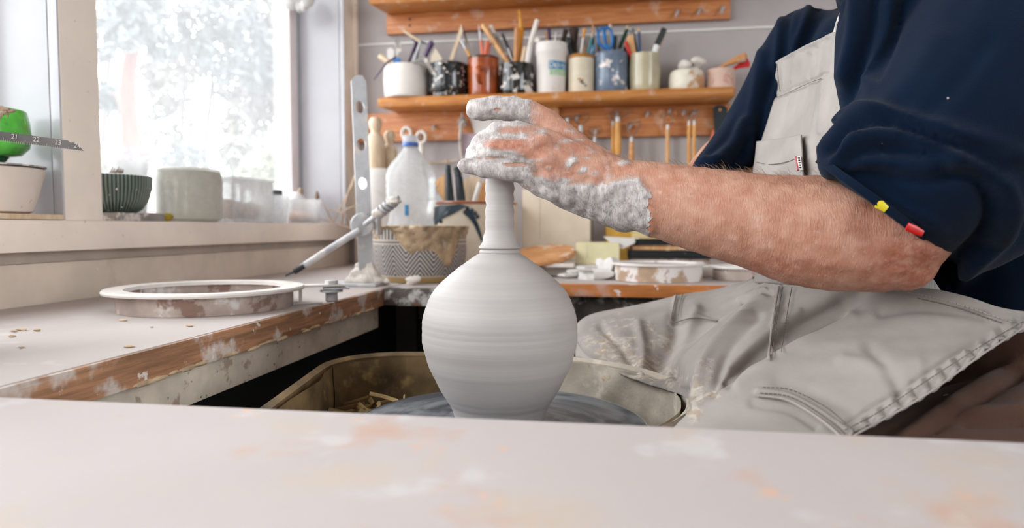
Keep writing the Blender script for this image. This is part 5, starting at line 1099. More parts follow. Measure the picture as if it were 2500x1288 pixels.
# ------------------------------------------------------------------ the potter
P0_ = W(.50, .80, 0)
person = thing('person', 'potter in navy sweatshirt and grey denim apron, bare clay covered arm over the vase', 'person', P0_)
def px_r(r, d): return r * d / F
def N_(px, py, d, r): return (Q(px, py, d), r * d / F)
HD = .020
g = G()
hnd = lambda *n: g.chain([N_(a, b, d + HD, r) for a, b, d, r in n])
# left arm, seen from the back of the hand
g.chain([N_(1520, 462, .672, 74), N_(1560, 475, .67, 84), N_(1650, 498, .66, 97), N_(1750, 521, .65, 108), N_(1850, 541, .64, 119), N_(1950, 562, .63, 135), N_(2040, 572, .62, 142), N_(2140, 590, .61, 126), N_(2207, 634, .60, 78)])
g.chain([N_(2080, 585, .61, 120), N_(2200, 560, .60, 120), (W(.42, .60, 1.02), .05), (W(.46, .62, 1.14), .058)])
hnd((1330, 345, .668, 34), (1420, 395, .660, 42), (1520, 440, .652, 50))
hnd((1335, 385, .655, 34), (1420, 420, .652, 42), (1520, 460, .650, 60))
hnd((1345, 425, .655, 34), (1420, 448, .654, 42), (1520, 485, .652, 62))
hnd((1352, 452, .662, 36), (1430, 470, .660, 42), (1530, 505, .655, 58))
hnd((1290, 440, .668, 24), (1400, 474, .672, 40), (1530, 512, .67, 54))
hnd((1322, 352, .651, 26), (1310, 352, .651, 24))                       # knuckles stand proud
hnd((1332, 390, .646, 24), (1345, 395, .646, 24)); hnd((1345, 425, .648, 22), (1356, 430, .648, 22))
hnd((1338, 303, .692, 33), (1420, 374, .680, 40), (1520, 445, .668, 50))
hnd((1345, 330, .688, 24), (1400, 380, .682, 36))
hnd((1340, 302, .692, 34), (1300, 275, .694, 28), (1250, 265, .696, 27), (1205, 262, .697, 26), (1162, 266, .70, 23.5))
hnd((1330, 342, .668, 30), (1270, 322, .664, 25), (1214, 320, .668, 22), (1172, 345, .684, 18), (1152, 376, .70, 16))
hnd((1335, 380, .656, 29), (1270, 366, .652, 25), (1208, 360, .655, 23), (1165, 372, .676, 19), (1150, 390, .695, 17))
hnd((1345, 415, .658, 29), (1285, 398, .658, 24), (1228, 388, .660, 21), (1170, 394, .666, 19), (1140, 402, .674, 16))
hnd((1352, 445, .664, 30), (1290, 424, .662, 26), (1235, 416, .660, 24), (1170, 410, .660, 22), (1133, 404, .661, 18))
# right arm, beyond the left one, hand cupped behind the left hand
C = lambda cx, d, h, r: (W(cx, d, h), r)
g.chain([C(.47, .98, 1.14, .056), C(.40, 1.0, 1.03, .05), (Q(1775, 405, .98), .045)]); g.chain([(Q(1775, 405, .98), .045), (Q(1690, 492, .93), .036), (Q(1600, 500, .86), .032), (Q(1520, 478, .81), .027)])
for k, (y0, y1) in enumerate(((440, 425), (455, 445), (470, 462), (482, 478))):
    g.chain([N_(1500, y0 + 8, .80, 34), N_(1440, y0, .785, 22), N_(1408, y1, .775, 17), N_(1392 + 2 * k, y1 + 14, .765, 15), N_(1410, y1 + 20, .758, 13)])
g.chain([N_(1500, 440, .80, 30), N_(1450, 420, .785, 20), N_(1420, 412, .77, 16)])
# trunk, neck, head and legs under the clothes
g.chain([C(.55, .80, .66, .10), C(.53, .80, .90, .10), C(.49, .80, 1.12, .10), C(.455, .80, 1.2, .062), C(.41, .80, 1.30, .056)])
g.chain([C(.46, .62, 1.14, .058), C(.47, .80, 1.16, .07), C(.47, .98, 1.14, .058)])
g.chain([C(.55, .70, .66, .075), C(.42, .578, .675, .068), C(.13, .470, .660, .052), C(.17, .46, .40, .05), C(.20, .45, .10, .038), C(.10, .44, .05, .03)])
g.chain([C(.55, .90, .66, .09), C(.115, .985, .690, .058), C(.17, 1.02, .40, .05), C(.20, 1.03, .10, .038), C(.10, 1.04, .05, .03)])
hc = W(.375, .80, 1.405); hf = W(-1, 0, 0) - W(0, 0, 0); hs = W(0, 1, 0) - W(0, 0, 0)
g.ball(hc, .092, 22, (1.02, .86, 1.18)); jaw = hc + hf * .045 + np.array((0, 0, -.07)); g.ball(jaw, .056, 18, (1, .95, .9))
g.capsule(hc + hf * .088 + (0, 0, .012), .010, hc + hf * .112 + (0, 0, -.026), .015, 10); g.ball(hc + hf * .085 + (0, 0, -.060), .020, 12, (1, 1.5, .6))
for s in (-1, 1):
    g.ball(hc + hs * s * .080 + (0, 0, -.012), .026, 12, (.7, .35, 1.2)); g.ball(hc + hf * .078 + hs * s * .034 + (0, 0, .020), .020, 12, (.8, 1.3, .6))
me, V, E_ = remesh(g, .0022, 7, .5)
p = proj(V); near = p[:, 2] < .735
clay = np.zeros(len(V)); red = np.zeros(len(V)); X, Y = p[:, 0], p[:, 1]
sm = lambda a, lo, hi: np.clip((a - lo) / (hi - lo), 0, 1)
fing = sm(1330 - X, -10, 60) * near
low_line = np.interp(X, [1100, 1290, 1340, 1400, 1470, 1530, 1560, 1600], [380, 412, 428, 440, 440, 428, 432, 470])
lowm = sm(Y - low_line, -14, 22) * (X < 1588 + 5 * np.sin(Y * .11) + 3 * np.sin(Y * .37)) * near
clay = np.maximum(.85 * fing, .8 * lowm); clay = np.maximum(clay, .27 * near * sm(1580 - X, 0, 80))
def spot(cx, cy, rx, ry, v, arr, on=None, dm=.735):
    q = np.clip(1.3 - np.hypot((X - cx) / rx, (Y - cy) / ry), 0, 1) * (p[:, 2] < dm)
    return np.maximum(arr, v * q) if v > 0 else np.minimum(arr, 1 - (1 + v * 0 + 0) * q * 1.0) if False else arr * (1 - np.minimum(1, -v * q))
for a in ((1325, 322, 26, 16, .62), (1396, 398, 26, 24, .68), (1385, 345, 34, 12, .55), (1522, 398, 22, 12, .7), (1420, 415, 30, 14, .6), (1360, 360, 14, 14, .5), (1340, 410, 20, 10, .5), (1440, 372, 26, 8, .45), (1300, 322, 30, 7, .62), (1390, 318, 30, 7, .5), (1418, 340, 40, 6, .5), (1378, 440, 40, 12, .62), (1450, 425, 30, 14, .5), (1430, 388, 22, 7, .52), (1312, 392, 26, 7, .5), (1365, 300, 18, 6, .45), (1490, 430, 26, 18, .5), (1345, 365, 10, 26, .4)): clay = spot(*a, clay)
for a in ((1235, 352, 62, 17, -1.0), (1250, 318, 55, 14, -.62), (1252, 402, 32, 6, -.75), (1195, 385, 60, 5, -.5), (1408, 408, 10, 10, -.8), (1212, 268, 16, 5, -.5), (1290, 372, 30, 16, -.7), (1270, 456, 40, 9, -.45)): clay = spot(*a, clay)
for a in ((1240, 352, 66, 20, 1), (1312, 352, 40, 34, .8), (1360, 420, 40, 40, .5), (1250, 318, 60, 16, .4), (2225, 640, 120, 110, 1), (2140, 520, 70, 60, .5), (1880, 650, 240, 40, .6), (1400, 350, 60, 40, .4), (2010, 560, 120, 60, .25)): red = spot(*a, red)
Nn = np.zeros_like(V); set_v(me, V); Nn = normals(me)
armf = (p[:, 2] < .76) & (X < 2300)
rs = np.random.default_rng(2); K = rs.normal(size=(14, 3)); 
bump = np.zeros(len(V))
for i, k in enumerate(K): bump += np.sin(V @ (k * (90 + 25 * i)) + i) / (1 + .18 * i)
cm = np.clip((clay - .35) * 3, 0, 1)
V = V + Nn * (armf * (cm * (.0009 + .00055 * bump / 2) + .00018 * bump))[:, None]
V = crease(V, Nn, [([(1165, 335), (1190, 324), (1240, 332), (1300, 342)], 5, .0012), ([(1330, 330), (1380, 370), (1470, 400)], 14, .0012), ([(1560, 440), (1590, 500), (1592, 560)], 9, .0022), ([(1480, 470), (1520, 440), (1560, 445)], 12, .0028), ([(1190, 345), (1230, 345), (1290, 356)], 5, -.0010),
   ([(1140, 392), (1200, 388), (1290, 402)], 4.5, -.0016), ([(1160, 360), (1220, 372), (1290, 392)], 5, -.0014), ([(1480, 372), (1500, 420), (1490, 450)], 5, -.0009), ([(1500, 376), (1522, 420), (1515, 440)], 5, -.0009), ([(1455, 360), (1478, 410), (1470, 440)], 5, -.0008),
   ([(1430, 520), (1440, 470), (1470, 440)], 6, -.0013), ([(1400, 505), (1410, 460), (1440, 430)], 6, -.0010), ([(1360, 490), (1370, 450), (1400, 425)], 6, -.0010)], .735)
body = soft('body', me, V, 'skin', person, dict(clay=clay, red=red)); body.data.set_sharp_from_angle(angle=radians(80))
# fine hair along the top of the forearm
hg = G(); cand = np.where((p[:, 2] < .70) & (X > 1480) & (X < 2080) & (Y < 500))[0]; rs = np.random.default_rng(6)
tops = cand[rs.permutation(len(cand))[:9000]]; cnt = 0
for i in tops:
    wgt = 1.0 if Nn[i][2] > .75 else .12
    if rs.uniform() > wgt or cnt > 420: continue
    cnt += 1; d = Nn[i] * .5 + np.array((-.8, .1, .1)) + rs.normal(size=3) * .3; d /= np.linalg.norm(d); L = rs.uniform(.005, .012)
    hg.tube([V[i], V[i] + d * L * .5 + Nn[i] * L * .1, V[i] + d * L], [.00012, .0001, .00004], 3, cap=False)
part('arm_hair', hg, 'arm_hair', person, kind='stuff', sharp=0)
hr = G(); hr.ball(hc - hf * .010 + (0, 0, .022), .100, 20, (1.0, .87, 1.08)); part('hair', hr, 'hair', person)
for s in (-1, 1): part('eye', G().ball(hc + hf * .079 + hs * s * .034 + (0, 0, .004), .0095, 12), 'label_white', person)

# sweatshirt
g = G()
g.chain([C(.515, .80, .875, .125), C(.50, .80, .96, .118), C(.505, .80, 1.08, .115), C(.495, .80, 1.14, .105)])
g.chain([C(.52, .745, .88, .115), C(.51, .74, .96, .112), C(.505, .72, 1.06, .10), C(.485, .68, 1.135, .085)]); g.chain([C(.52, .87, .88, .12), C(.50, .89, .96, .118), C(.492, .90, 1.06, .115), C(.475, .93, 1.13, .092)])
g.chain([C(.45, .665, 1.135, .082), (Q(2170, -30, .655), 108 * .655 / F), (Q(2140, 60, .652), 92 * .65 / F), (Q(2126, 170, .648), 78 * .65 / F), (Q(2118, 260, .645), 62 * .645 / F)])
g.chain([C(.475, .66, 1.135, .085), C(.475, .95, 1.135, .085)]); g.chain([C(.475, .8, 1.16, .09), C(.445, .8, 1.215, .074)])
# near sleeve: shoulder, wide bunched middle, cuff
cu0 = np.array((2152., 512.)); ud = np.array((.60, -.80))
def ax_(t, off=0): q = cu0 + ud * t + np.array((.80, .60)) * off; return q
g.chain([C(.475, .64, 1.12, .095)] + [(Q(*ax_(t, o), .597), r * .597 / F) for t, o, r in ((560, 30, 255), (400, 40, 252), (250, 40, 245), (150, 36, 222))] + [(Q(*ax_(95, 12), .597), 178 * .597 / F)])
g.chain([(Q(2130, 385, .585), 112 * .585 / F), (Q(2230, 350, .58), 118 * .585 / F), (Q(2380, 400, .58), 130 * .58 / F)])
g.chain([(Q(2085, 395, .585), 80 * .585 / F), (Q(2130, 470, .595), 80 * .6 / F)])
g.chain([(Q(2380, 560, .60), 110 * .6 / F), (Q(2460, 500, .60), 120 * .6 / F), (Q(2560, 380, .61), 120 * .6 / F)])
# far sleeve
g.chain([C(.475, .95, 1.12, .09), (Q(1968, 110, .97), 92 * .97 / F), (Q(1900, 225, .975), 86 * .97 / F), (Q(1850, 320, .98), 84 * .97 / F), (Q(1800, 385, .98), 58 * .97 / F)]); g.chain([(Q(1850, 320, .98), 84 * .97 / F), (Q(1775, 385, .955), 56 * .97 / F), (Q(1728, 416, .93), 40 * .93 / F)])
me, V, E_ = remesh(g, .0042, 8, .5); set_v(me, V); Nn = normals(me)
p = proj(V)
# trim the near cuff to the plane where the sleeve ends on the arm
a0, a1 = np.array((1985., 392.)), np.array((2300., 622.)); nd = np.array((-(a1 - a0)[1], (a1 - a0)[0])); nd /= np.linalg.norm(nd); s = (p[:, :2] - a0) @ nd
ov = (s > 0) & (p[:, 2] < .69) & (p[:, 0] > 1900) & (p[:, 0] < 2330) & (p[:, 1] < 700) & (p[:, 1] > 330)
V[ov] -= np.stack([(Q(100 + nd[0], 100 + nd[1], .6) - Q(100, 100, .6))] * ov.sum()) * (s[ov] * .97)[:, None]
set_v(me, V); Nn = normals(me)
F1 = [([(1996, 352), (2022, 308), (2080, 280), (2160, 285), (2260, 305), (2380, 342), (2500, 390)], 20, .011), ([(2034, 372), (2062, 328), (2110, 306), (2180, 304), (2260, 325), (2350, 362), (2440, 420)], 10, -.011),
      ([(2040, 395), (2090, 348), (2150, 330), (2240, 345), (2340, 395)], 16, .009), ([(2066, 392), (2120, 366), (2190, 366), (2270, 372), (2330, 392)], 8, -.009), ([(2060, 345), (2075, 332), (2096, 330)], 9, .006), ([(2050, 430), (2120, 420), (2220, 440), (2330, 440)], 10, -.006), ([(2060, 415), (2130, 395), (2230, 405), (2320, 415)], 14, .006),
      ([(2020, 415), (2120, 455), (2240, 520), (2300, 560)], 12, .004), ([(2050, 412), (2140, 445), (2260, 510)], 7, -.004), ([(2330, 385), (2420, 420), (2464, 490), (2440, 580), (2370, 650), (2300, 700)], 20, .012), ([(2300, 420), (2390, 445), (2420, 510), (2400, 580), (2330, 650)], 14, -.010),
      ([(2380, 350), (2450, 370), (2500, 400)], 12, -.008), ([(2300, 90), (2220, 200), (2130, 290)], 26, .003), ([(2420, 100), (2330, 210), (2260, 280)], 20, -.003),
      ([(2140, -10), (2128, 80), (2096, 180), (2060, 260)], 12, -.010), ([(2090, -10), (2084, 90), (2062, 190)], 14, .008), ([(2170, 0), (2160, 90), (2120, 200)], 12, .007), ([(2215, -10), (2190, 80), (2140, 190)], 9, -.006),
      ([(2010, -10), (1984, 60), (1958, 120)], 10, -.007), ([(1980, -10), (1955, 70), (1940, 130)], 12, .006), ([(2052, -10), (2040, 50), (2010, 100)], 10, -.006), ([(1930, -10), (1918, 70), (1912, 150)], 9, -.006), ([(1905, 20), (1900, 110), (1890, 170)], 9, .005), ([(1960, 20), (1942, 80)], 7, -.004),
      ([(1886, 180), (1868, 250), (1858, 330), (1862, 390)], 12, -.010), ([(1862, 130), (1846, 210), (1830, 290)], 12, .006), ([(1870, 260), (1880, 300), (1900, 320)], 10, .004), ([(1812, 300), (1790, 350), (1750, 390)], 12, .008), ([(1800, 290), (1772, 345), (1730, 378)], 7, -.005), ([(1830, 340), (1800, 392), (1760, 410)], 9, -.007), ([(1720, 385), (1760, 396), (1830, 400)], 8, .004)]
V = crease(V, Nn, F1, 1.15)
rs = np.random.default_rng(4); wv = np.zeros(len(V))
for i in range(8): k = rs.normal(size=3) * (14 + 5 * i); wv += np.sin(V @ k + i) / (1 + .5 * i)
V = V + Nn * (wv * .0011)[:, None]; V = relax(V, E_, 2, .5)
sw = soft('sweatshirt', me, V, 'navy', person)
# rib cuff round the elbow, two small coloured tags of thread showing at its edge
n = 60; cm_, hx = (a0 + a1) / 2, np.linalg.norm(a1 - a0) / 2; e = (a1 - a0) / np.linalg.norm(a1 - a0); rows = []
for t in np.linspace(0, 1, 7):
    ring = []
    for j in range(n):
        th = 2 * pi * j / n; q = cm_ + e * (hx * .94 * cos(th)) - nd * (1 + 20 * t); dpt = .606 + .066 * sin(th) * (1 + .01 * cos(60 * th))
        ring.append(Q(q[0], q[1], dpt))
    rows.append(ring)
gc = G(); v = [pt for r in rows for pt in r]; f = [(i * n + j, i * n + (j + 1) % n, (i + 1) * n + (j + 1) % n, (i + 1) * n + j) for i in range(6) for j in range(n)]; gc.add(v, f)
cf = part('cuff', gc, 'navy_cuff', person); md = cf.modifiers.new('thick', 'SOLIDIFY'); md.thickness = .004; md.offset = 0
def near_sleeve(px, py):
    pp = proj(V); q = np.hypot(pp[:, 0] - px, pp[:, 1] - py); k = np.argsort(q)[:40]; return Q(px, py, pp[k, 2].min() - .001)
part('thread_tag', G().tube([Q(2138, 497, .5385), Q(2150, 500, .5375), Q(2164, 511, .5375)], [.0030, .0036, .0028], 10, flat=.25, up=(0, 1, 0)), 'yellow_plastic', person, 'small yellow tag at the cuff edge')
part('thread_tag', G().tube([Q(2214, 552, .5375), Q(2234, 561, .5375), Q(2253, 570, .539)], [.0032, .0034, .0026], 10, flat=.25, up=(0, 1, 0)), 'red_plastic', person, 'small red tag at the cuff edge')

# trousers and shoes, seen dark below the apron hem
g = G(); g.chain([C(.55, .67, .66, .115), C(.42, .575, .685, .100), C(.14, .470, .665, .070), C(.17, .46, .40, .07), C(.20, .45, .09, .065)]); g.chain([C(.55, .93, .66, .115), C(.14, .985, .695, .072), C(.17, 1.02, .40, .07), C(.20, 1.03, .09, .065)]); g.chain([C(.57, .70, .66, .12), C(.57, .90, .66, .12)])
g.chain([C(.62, .62, .70, .10), C(.40, .565, .70, .075)]); g.chain([C(.55, .745, .70, .118), C(.55, .745, .80, .108)]); g.chain([C(.55, .86, .70, .118), C(.55, .86, .80, .108)])
me, V, E_ = remesh(g, .006, 6); set_v(me, V); Nn = normals(me)
V = crease(V, Nn, [([(2200, 1075), (2330, 980), (2480, 890)], 14, .006), ([(2240, 1080), (2360, 1000), (2500, 915)], 8, -.005), ([(2330, 1000), (2420, 1010), (2500, 1000)], 16, .006), ([(2360, 1030), (2500, 1030)], 12, -.006)], 1); tro = soft('trousers', me, V, 'brown_trousers', person)
for d in (.445, 1.03):
    g = G().chain([C(.215, d, .06, .045), C(.10, d - .01, .045, .04), C(.02, d - .015, .035, .033)]); v = np.array(g.v); v[:, 2] = np.maximum(v[:, 2], .004); g.v = [tuple(q) for q in v]; part('shoe', g, 'black_cover', person)

# apron: bib, lap cloth, pockets, seams
def cloth(name, P, m, parent, na, nb, folds=(), clayf=None, th=.0022, uvs=(1, 1), wave=0, label=None):
    P = net(P, na, nb); V, f = grid_mesh(P); me = bpy.data.meshes.new(name); me.from_pydata(V.tolist(), [], f); Nn = normals(me)
    vw = np.array((0, 0, ZC)) - V; s = np.sign(np.einsum('ij,ij->i', Nn, vw).mean()); Nn = Nn * s
    V = crease(V, Nn, folds, 2); 
    if wave:
        rs = np.random.default_rng(len(name)); w_ = np.zeros(len(V))
        for i in range(7): k = rs.normal(size=3) * (30 + 14 * i); w_ += np.sin(V @ k + i) / (1 + .4 * i)
        V = V + Nn * (w_ * wave)[:, None]
    L = np.stack([np.tile(np.linspace(0, uvs[1], nb), na), np.repeat(np.linspace(0, uvs[0], na), nb), np.zeros(na * nb)], 1)
    pp = proj(V); cl = clayf(pp) if clayf else np.zeros(len(V))
    o = soft(name, me, V, m, parent, dict(cloth=L, clay=cl), label); md = o.modifiers.new('thick', 'SOLIDIFY'); md.thickness = th; md.offset = -1 if s > 0 else 1
    return o, V, Nn, pp
bib_rows = [
 [(1886, 158, .945), (1925, 136, .90), (1968, 112, .83), (2012, 92, .76), (2050, 66, .70), (2078, 62, .655), (2098, 80, .66)],
 [(1896, 215, .935), (1930, 205, .885), (1972, 188, .815), (2012, 172, .75), (2048, 158, .69), (2078, 165, .655), (2098, 180, .66)],
 [(1884, 262, .925), (1922, 260, .875), (1968, 255, .805), (2010, 248, .74), (2046, 240, .685), (2078, 250, .655), (2110, 260, .66)],
 [(1858, 350, .915), (1900, 350, .865), (1950, 348, .79), (2000, 345, .73), (2046, 340, .68), (2090, 340, .65), (2130, 345, .65)],
 [(1838, 430, .905), (1885, 430, .855), (1940, 430, .78), (2000, 430, .715), (2060, 430, .67), (2110, 430, .64), (2160, 430, .64)],
 [(1834, 560, .90), (1885, 560, .85), (1945, 560, .775), (2020, 560, .71), (2090, 560, .67), (2150, 560, .645), (2200, 560, .65)],
 [(1842, 690, .90), (1900, 694, .845), (1970, 696, .775), (2060, 700, .71), (2150, 704, .67), (2220, 706, .65), (2300, 712, .65)]]
qr = lambda rows: [[Q(*c) for c in r] for r in rows]
bf = [([(1950, 140), (1940, 200), (1925, 300), (1905, 400)], 8, .003), ([(1990, 120), (1985, 220), (1970, 330)], 9, -.0025), ([(2016, 110), (2014, 200), (2004, 320)], 8, .003), ([(1965, 200), (1955, 300), (1945, 400)], 8, -.002), ([(1893, 235), (1925, 222), (1970, 200), (2020, 180)], 4, -.0022), ([(1893, 150), (1930, 134), (1970, 112), (2025, 88)], 5, .0022), ([(1945, 150), (1938, 195)], 6, .002), ([(1975, 136), (1970, 188)], 6, -.002)]
bib, BV, BN, Bp = cloth('apron_bib', qr(bib_rows), 'denim', person, 150, 120, bf, None, .0024, (.34, .30), .0004)
def surf(V, Nn, pp, line, lift=.0006, n=None):        # a measured line laid on a cloth
    n = n or max(8, int(np.hypot(*np.diff(np.array(line, float), axis=0).T).sum() / 6)); L = spline(line, n); out = []
    for q in L:
        d = np.hypot(pp[:, 0] - q[0], pp[:, 1] - q[1]); k = np.argsort(d)[:30]; k = k[d[k] < d[k[0]] + 7]; j = k[np.argmin(pp[k, 2])]
        out.append(Q(q[0], q[1], pp[j, 2]) + Nn[j] * lift)
    out = np.array(out)
    for _ in range(3): out[1:-1] = .5 * out[1:-1] + .25 * (out[:-2] + out[2:])
    return out
def stitches(name, S, line, m='stitch', parent=None, r=.00045, dash=True, lift=.0006):
    P = surf(S[0], S[1], S[2], line, lift); L = np.r_[0, np.cumsum(np.linalg.norm(np.diff(P, axis=0), axis=1))]; g = G(); s = 0
    at = lambda t: np.array([np.interp(t, L, P[:, i]) for i in range(3)])
    if not dash: g.tube(P, r, 6)
    else:
        while s + .0026 < L[-1]: g.tube([at(s), at(s + .0013), at(s + .0026)], r, 5); s += .0034
    return part(name, g, m, parent)
SB = (BV, BN, Bp)
stitches('stitching', SB, [(1893, 240), (1925, 227), (1970, 205), (2006, 192)], parent=bib)
stitches('stitching', SB, [(1898, 156), (1901, 190), (1906, 228)], parent=bib, r=.0006)
pock = [[(1854, 348, .9), (1880, 343, .872), (1910, 342, .84), (1940, 338, .80), (1964, 330, .765)], [(1850, 385, .9), (1878, 382, .872), (1908, 380, .84), (1938, 376, .80), (1966, 370, .765)], [(1845, 420, .9), (1874, 420, .872), (1905, 418, .84), (1937, 416, .80), (1968, 412, .765)], [(1842, 460, .9), (1872, 460, .872), (1905, 460, .84), (1940, 458, .80), (1972, 456, .765)]]
pr_ = []
for r in pock:
    L = surf(BV, BN, Bp, [(a, b) for a, b, c in r], .0045, 5); pr_.append([L[i] for i in range(5)])
pk, KV, KN, Kp = cloth('bib_pocket', pr_, 'denim', bib, 50, 60, [([(1880, 350), (1876, 400)], 6, .0012), ([(1912, 350), (1908, 400)], 7, -.0012), ([(1945, 345), (1940, 400)], 6, .0012)], None, .002, (.05, .11))
stitches('stitching', SB, [(1858, 399), (1890, 404), (1930, 398), (1964, 388)], parent=bib, r=.0005, lift=.0062)
tg = surf(BV, BN, Bp, [(1960, 386), (1963, 400), (1966, 416)], .0075, 3); th_ = surf(BV, BN, Bp, [(1972, 385), (1975, 400), (1978, 416)], .0085, 3)
part('woven_tag', G().add(list(tg) + list(th_) , [(0, 1, 4, 3), (1, 2, 5, 4)]), 'tag_white', bib); md = bpy.data.objects['woven_tag'].modifiers.new('t', 'SOLIDIFY'); md.thickness = .001
part('red_edge', G().tube(tg, .0012, 6), 'tag_red', bib); g = G()
for k in range(5): a = tg[0] + (tg[2] - tg[0]) * (.12 + .17 * k); b = th_[0] + (th_[2] - th_[0]) * (.12 + .17 * k); g.tube([a * .35 + b * .65 + BN[0] * .0008, a * .05 + b * .95 + BN[0] * .0008], .0007, 5)
part('tag_print', g, 'tag_ink', bib)
st_ = [Q(2040, 78, .715), Q(2052, 40, .71), Q(2085, -20, .70), Q(2150, -110, .69), Q(2230, -190, .70)]
part('shoulder_strap', G().tube(spline(st_, 14), .006, 10, flat=.3), 'grey_dust', person)

lap = [
 [(1838, 672, 1.05), (1838, 678, .99), (1848, 682, .93), (1872, 690, .86), (1925, 695, .78), (2040, 690, .70), (2110, 691, .68), (2180, 694, .65), (2320, 712, .605), (2440, 748, .572), (2530, 762, .56)],
 [(1745, 740, 1.08), (1740, 708, 1.03), (1758, 718, .97), (1800, 745, .89), (1830, 748, .80), (1960, 742, .71), (2045, 800, .685), (2090, 772, .64), (2230, 790, .60), (2400, 810, .57), (2502, 782, .55)],
 [(1625, 765, 1.08), (1622, 729, 1.03), (1650, 752, .96), (1715, 810, .88), (1752, 795, .76), (1850, 800, .695), (1925, 880, .665), (1975, 826, .615), (2120, 850, .575), (2280, 880, .545), (2392, 862, .535)],
 [(1500, 792, 1.08), (1500, 753, 1.03), (1530, 800, .94), (1630, 880, .86), (1698, 860, .72), (1790, 880, .66), (1835, 935, .63), (1875, 888, .58), (1990, 930, .545), (2140, 960, .52), (2252, 968, .51)],
 [(1425, 815, 1.07), (1428, 774, 1.02), (1455, 830, .93), (1622, 915, .80), (1682, 928, .675), (1735, 955, .605), (1750, 985, .585), (1770, 948, .55), (1850, 1010, .515), (1980, 1050, .495), (2085, 1060, .485)],
 [(1405, 850, 1.05), (1404, 805, 1.0), (1425, 850, .93), (1578, 912, .80), (1676, 955, .685), (1692, 992, .615), (1688, 1042, .555), (1650, 1040, .525), (1700, 1090, .49), (1820, 1130, .47), (1940, 1150, .462)],
 [(1400, 900, 1.0), (1408, 872, .94), (1452, 884, .872), (1545, 922, .80), (1668, 967, .69), (1674, 1010, .605), (1664, 1062, .55), (1600, 1100, .505), (1620, 1160, .475), (1700, 1210, .455), (1800, 1240, .45)]]
def lapclay(pp):
    c = np.zeros(len(pp)); x, y = pp[:, 0], pp[:, 1]
    for cx, cy, rx, ry, v in ((1500, 850, 70, 60, .62), (1570, 900, 80, 50, .66), (1460, 830, 60, 40, .5), (1620, 840, 40, 60, .5), (1640, 920, 40, 50, .55), (1700, 960, 30, 60, .55), (1730, 900, 40, 60, .42), (1690, 1000, 30, 40, .6), (1740, 965, 24, 14, .6), (1590, 830, 30, 70, .5), (1520, 800, 120, 60, .36)):
        c = np.maximum(c, v * np.clip(1.4 - np.hypot((x - cx) / rx, (y - cy) / ry), 0, 1))
    return c
lf = [([(2540, 790), (2400, 868), (2260, 965), (2090, 1056)], 9, .003), ([(2480, 792), (2360, 845), (2220, 935), (2060, 1030)], 6, -.0022), ([(1700, 990), (1720, 880), (1790, 790), (1860, 720)], 12, .006), ([(1740, 960), (1780, 850), (1850, 770)], 12, -.004),
      ([(1905, 700), (1890, 780), (1885, 870)], 5, .0022), ([(2080, 770), (1990, 810), (1900, 870), (1800, 930)], 18, .005), ([(2050, 745), (1960, 790), (1870, 850), (1780, 930)], 16, -.006), ([(2150, 760), (2250, 748), (2400, 770)], 14, -.005), ([(2120, 845), (2180, 920), (2200, 960)], 16, -.004), ([(2060, 880), (2150, 900), (2240, 890)], 18, .004), ([(1850, 955), (1920, 962), (2000, 1005), (2080, 1060)], 8, .0028), ([(1900, 930), (1980, 950), (2080, 1000)], 14, -.002), ([(1840, 985), (1930, 1000), (1990, 1040)], 12, -.003),
      ([(1650, 770), (1640, 840), (1600, 900)], 16, -.007), ([(1700, 760), (1670, 850), (1640, 920)], 16, .006), ([(1560, 790), (1570, 860), (1560, 920)], 12, .005), ([(1470, 800), (1520, 850), (1560, 920)], 12, -.004), ([(1950, 760), (1850, 830), (1780, 900)], 10, .002),
      ([(1880, 714), (1845, 722), (1815, 740)], 6, -.004), ([(1870, 706), (1838, 713), (1805, 728)], 5, .003), ([(1652, 716), (1645, 750), (1640, 790), (1700, 775), (1750, 785)], 4, .0018)]
for k in range(11): x = 2110 + k * 36; y = 1050 - (k * 36) * .665; lf += [([(x - 8, y - 24), (x + 6, y + 6)], 7, .0020), ([(x + 10, y - 34), (x + 24, y - 6)], 6, -.0020)]
lp, LV, LN, Lp = cloth('apron_lap', qr(lap), 'denim', person, 240, 300, lf, lapclay, .0028, (.62, .66), .0007)
SL = (LV, LN, Lp)
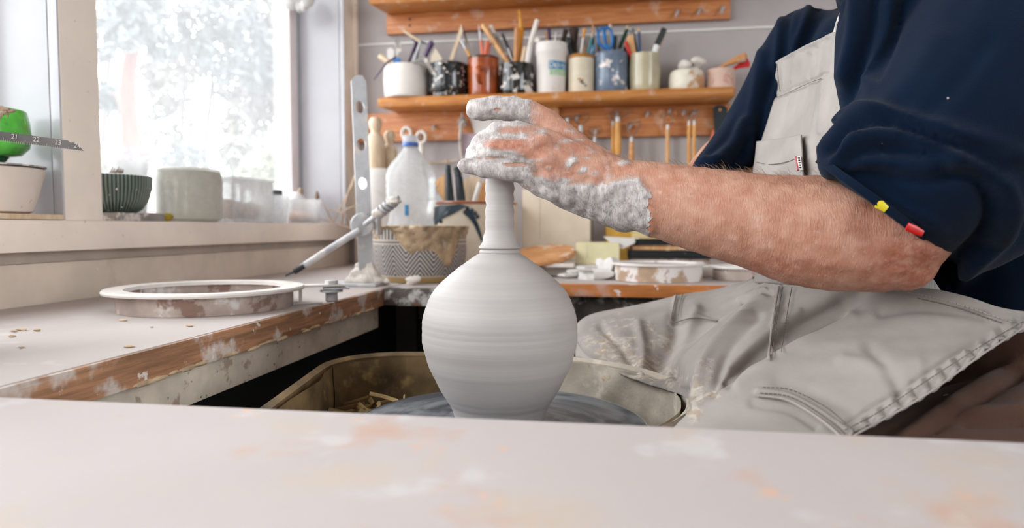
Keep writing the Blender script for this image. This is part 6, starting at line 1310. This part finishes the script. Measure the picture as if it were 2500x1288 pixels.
stitches('stitching', SL, [(2500, 786), (2395, 846), (2250, 938), (2140, 1010), (2060, 1052)], parent=lp, r=.0005)
stitches('stitching', SL, [(1912, 702), (1898, 775), (1890, 830), (1886, 875)], 'stitch', parent=lp); stitches('stitching', SL, [(1934, 702), (1920, 775), (1912, 830), (1908, 862)], 'stitch', parent=lp)
stitches('seam_ridge', SL, [(1902, 700), (1888, 775), (1880, 830), (1877, 878)], 'stitch_light', parent=lp, r=.0011, dash=False, lift=.0004)
stitches('stitching', SL, [(1862, 946), (1930, 952), (2010, 990), (2060, 1030), (2095, 1062)], parent=lp, r=.00055); stitches('stitching', SL, [(1856, 960), (1925, 968), (1990, 1003), (2040, 1040), (2066, 1064)], parent=lp, r=.00055)
stitches('seam_ridge', SL, [(1850, 966), (1920, 976), (1985, 1012), (2030, 1046), (2052, 1066)], 'stitch_light', parent=lp, r=.0012, dash=False, lift=.0003)
stitches('pocket_edge', SL, [(1652, 716), (1645, 748), (1640, 788), (1680, 778), (1715, 778), (1752, 784)], 'stitch', parent=lp, r=.0008, dash=False); stitches('stitching', SL, [(1668, 716), (1660, 745), (1656, 772)], parent=lp, r=.0006)
stitches('stitching', SL, [(2060, 704), (2200, 712), (2330, 740), (2480, 790)], 'stitch_light', parent=lp, r=.0006); stitches('stitching', SL, [(2240, 728), (2340, 752), (2450, 790)], parent=lp, r=.0006)
stitches('hem_edge', SL, [(2505, 796), (2398, 864), (2252, 968), (2085, 1062)], 'stitch_light', parent=lp, r=.0009, dash=False, lift=0)

# stool under the potter
sc_ = W(.56, .80, 0); stl = thing('wooden_stool', 'plain wooden stool under the potter', 'stool', sc_)
part('seat', G().lathe([(.0005, .50), (.17, .50), (.175, .505), (.175, .525), (.17, .532), (.0005, .532)], 40, sc_), 'beech', stl)
for k in range(4):
    a = pi / 4 + k * pi / 2; part('leg', G().tube([sc_ + (.12 * cos(a), .12 * sin(a), .5), sc_ + (.17 * cos(a), .17 * sin(a), 0)], .016, 12), 'beech', stl)
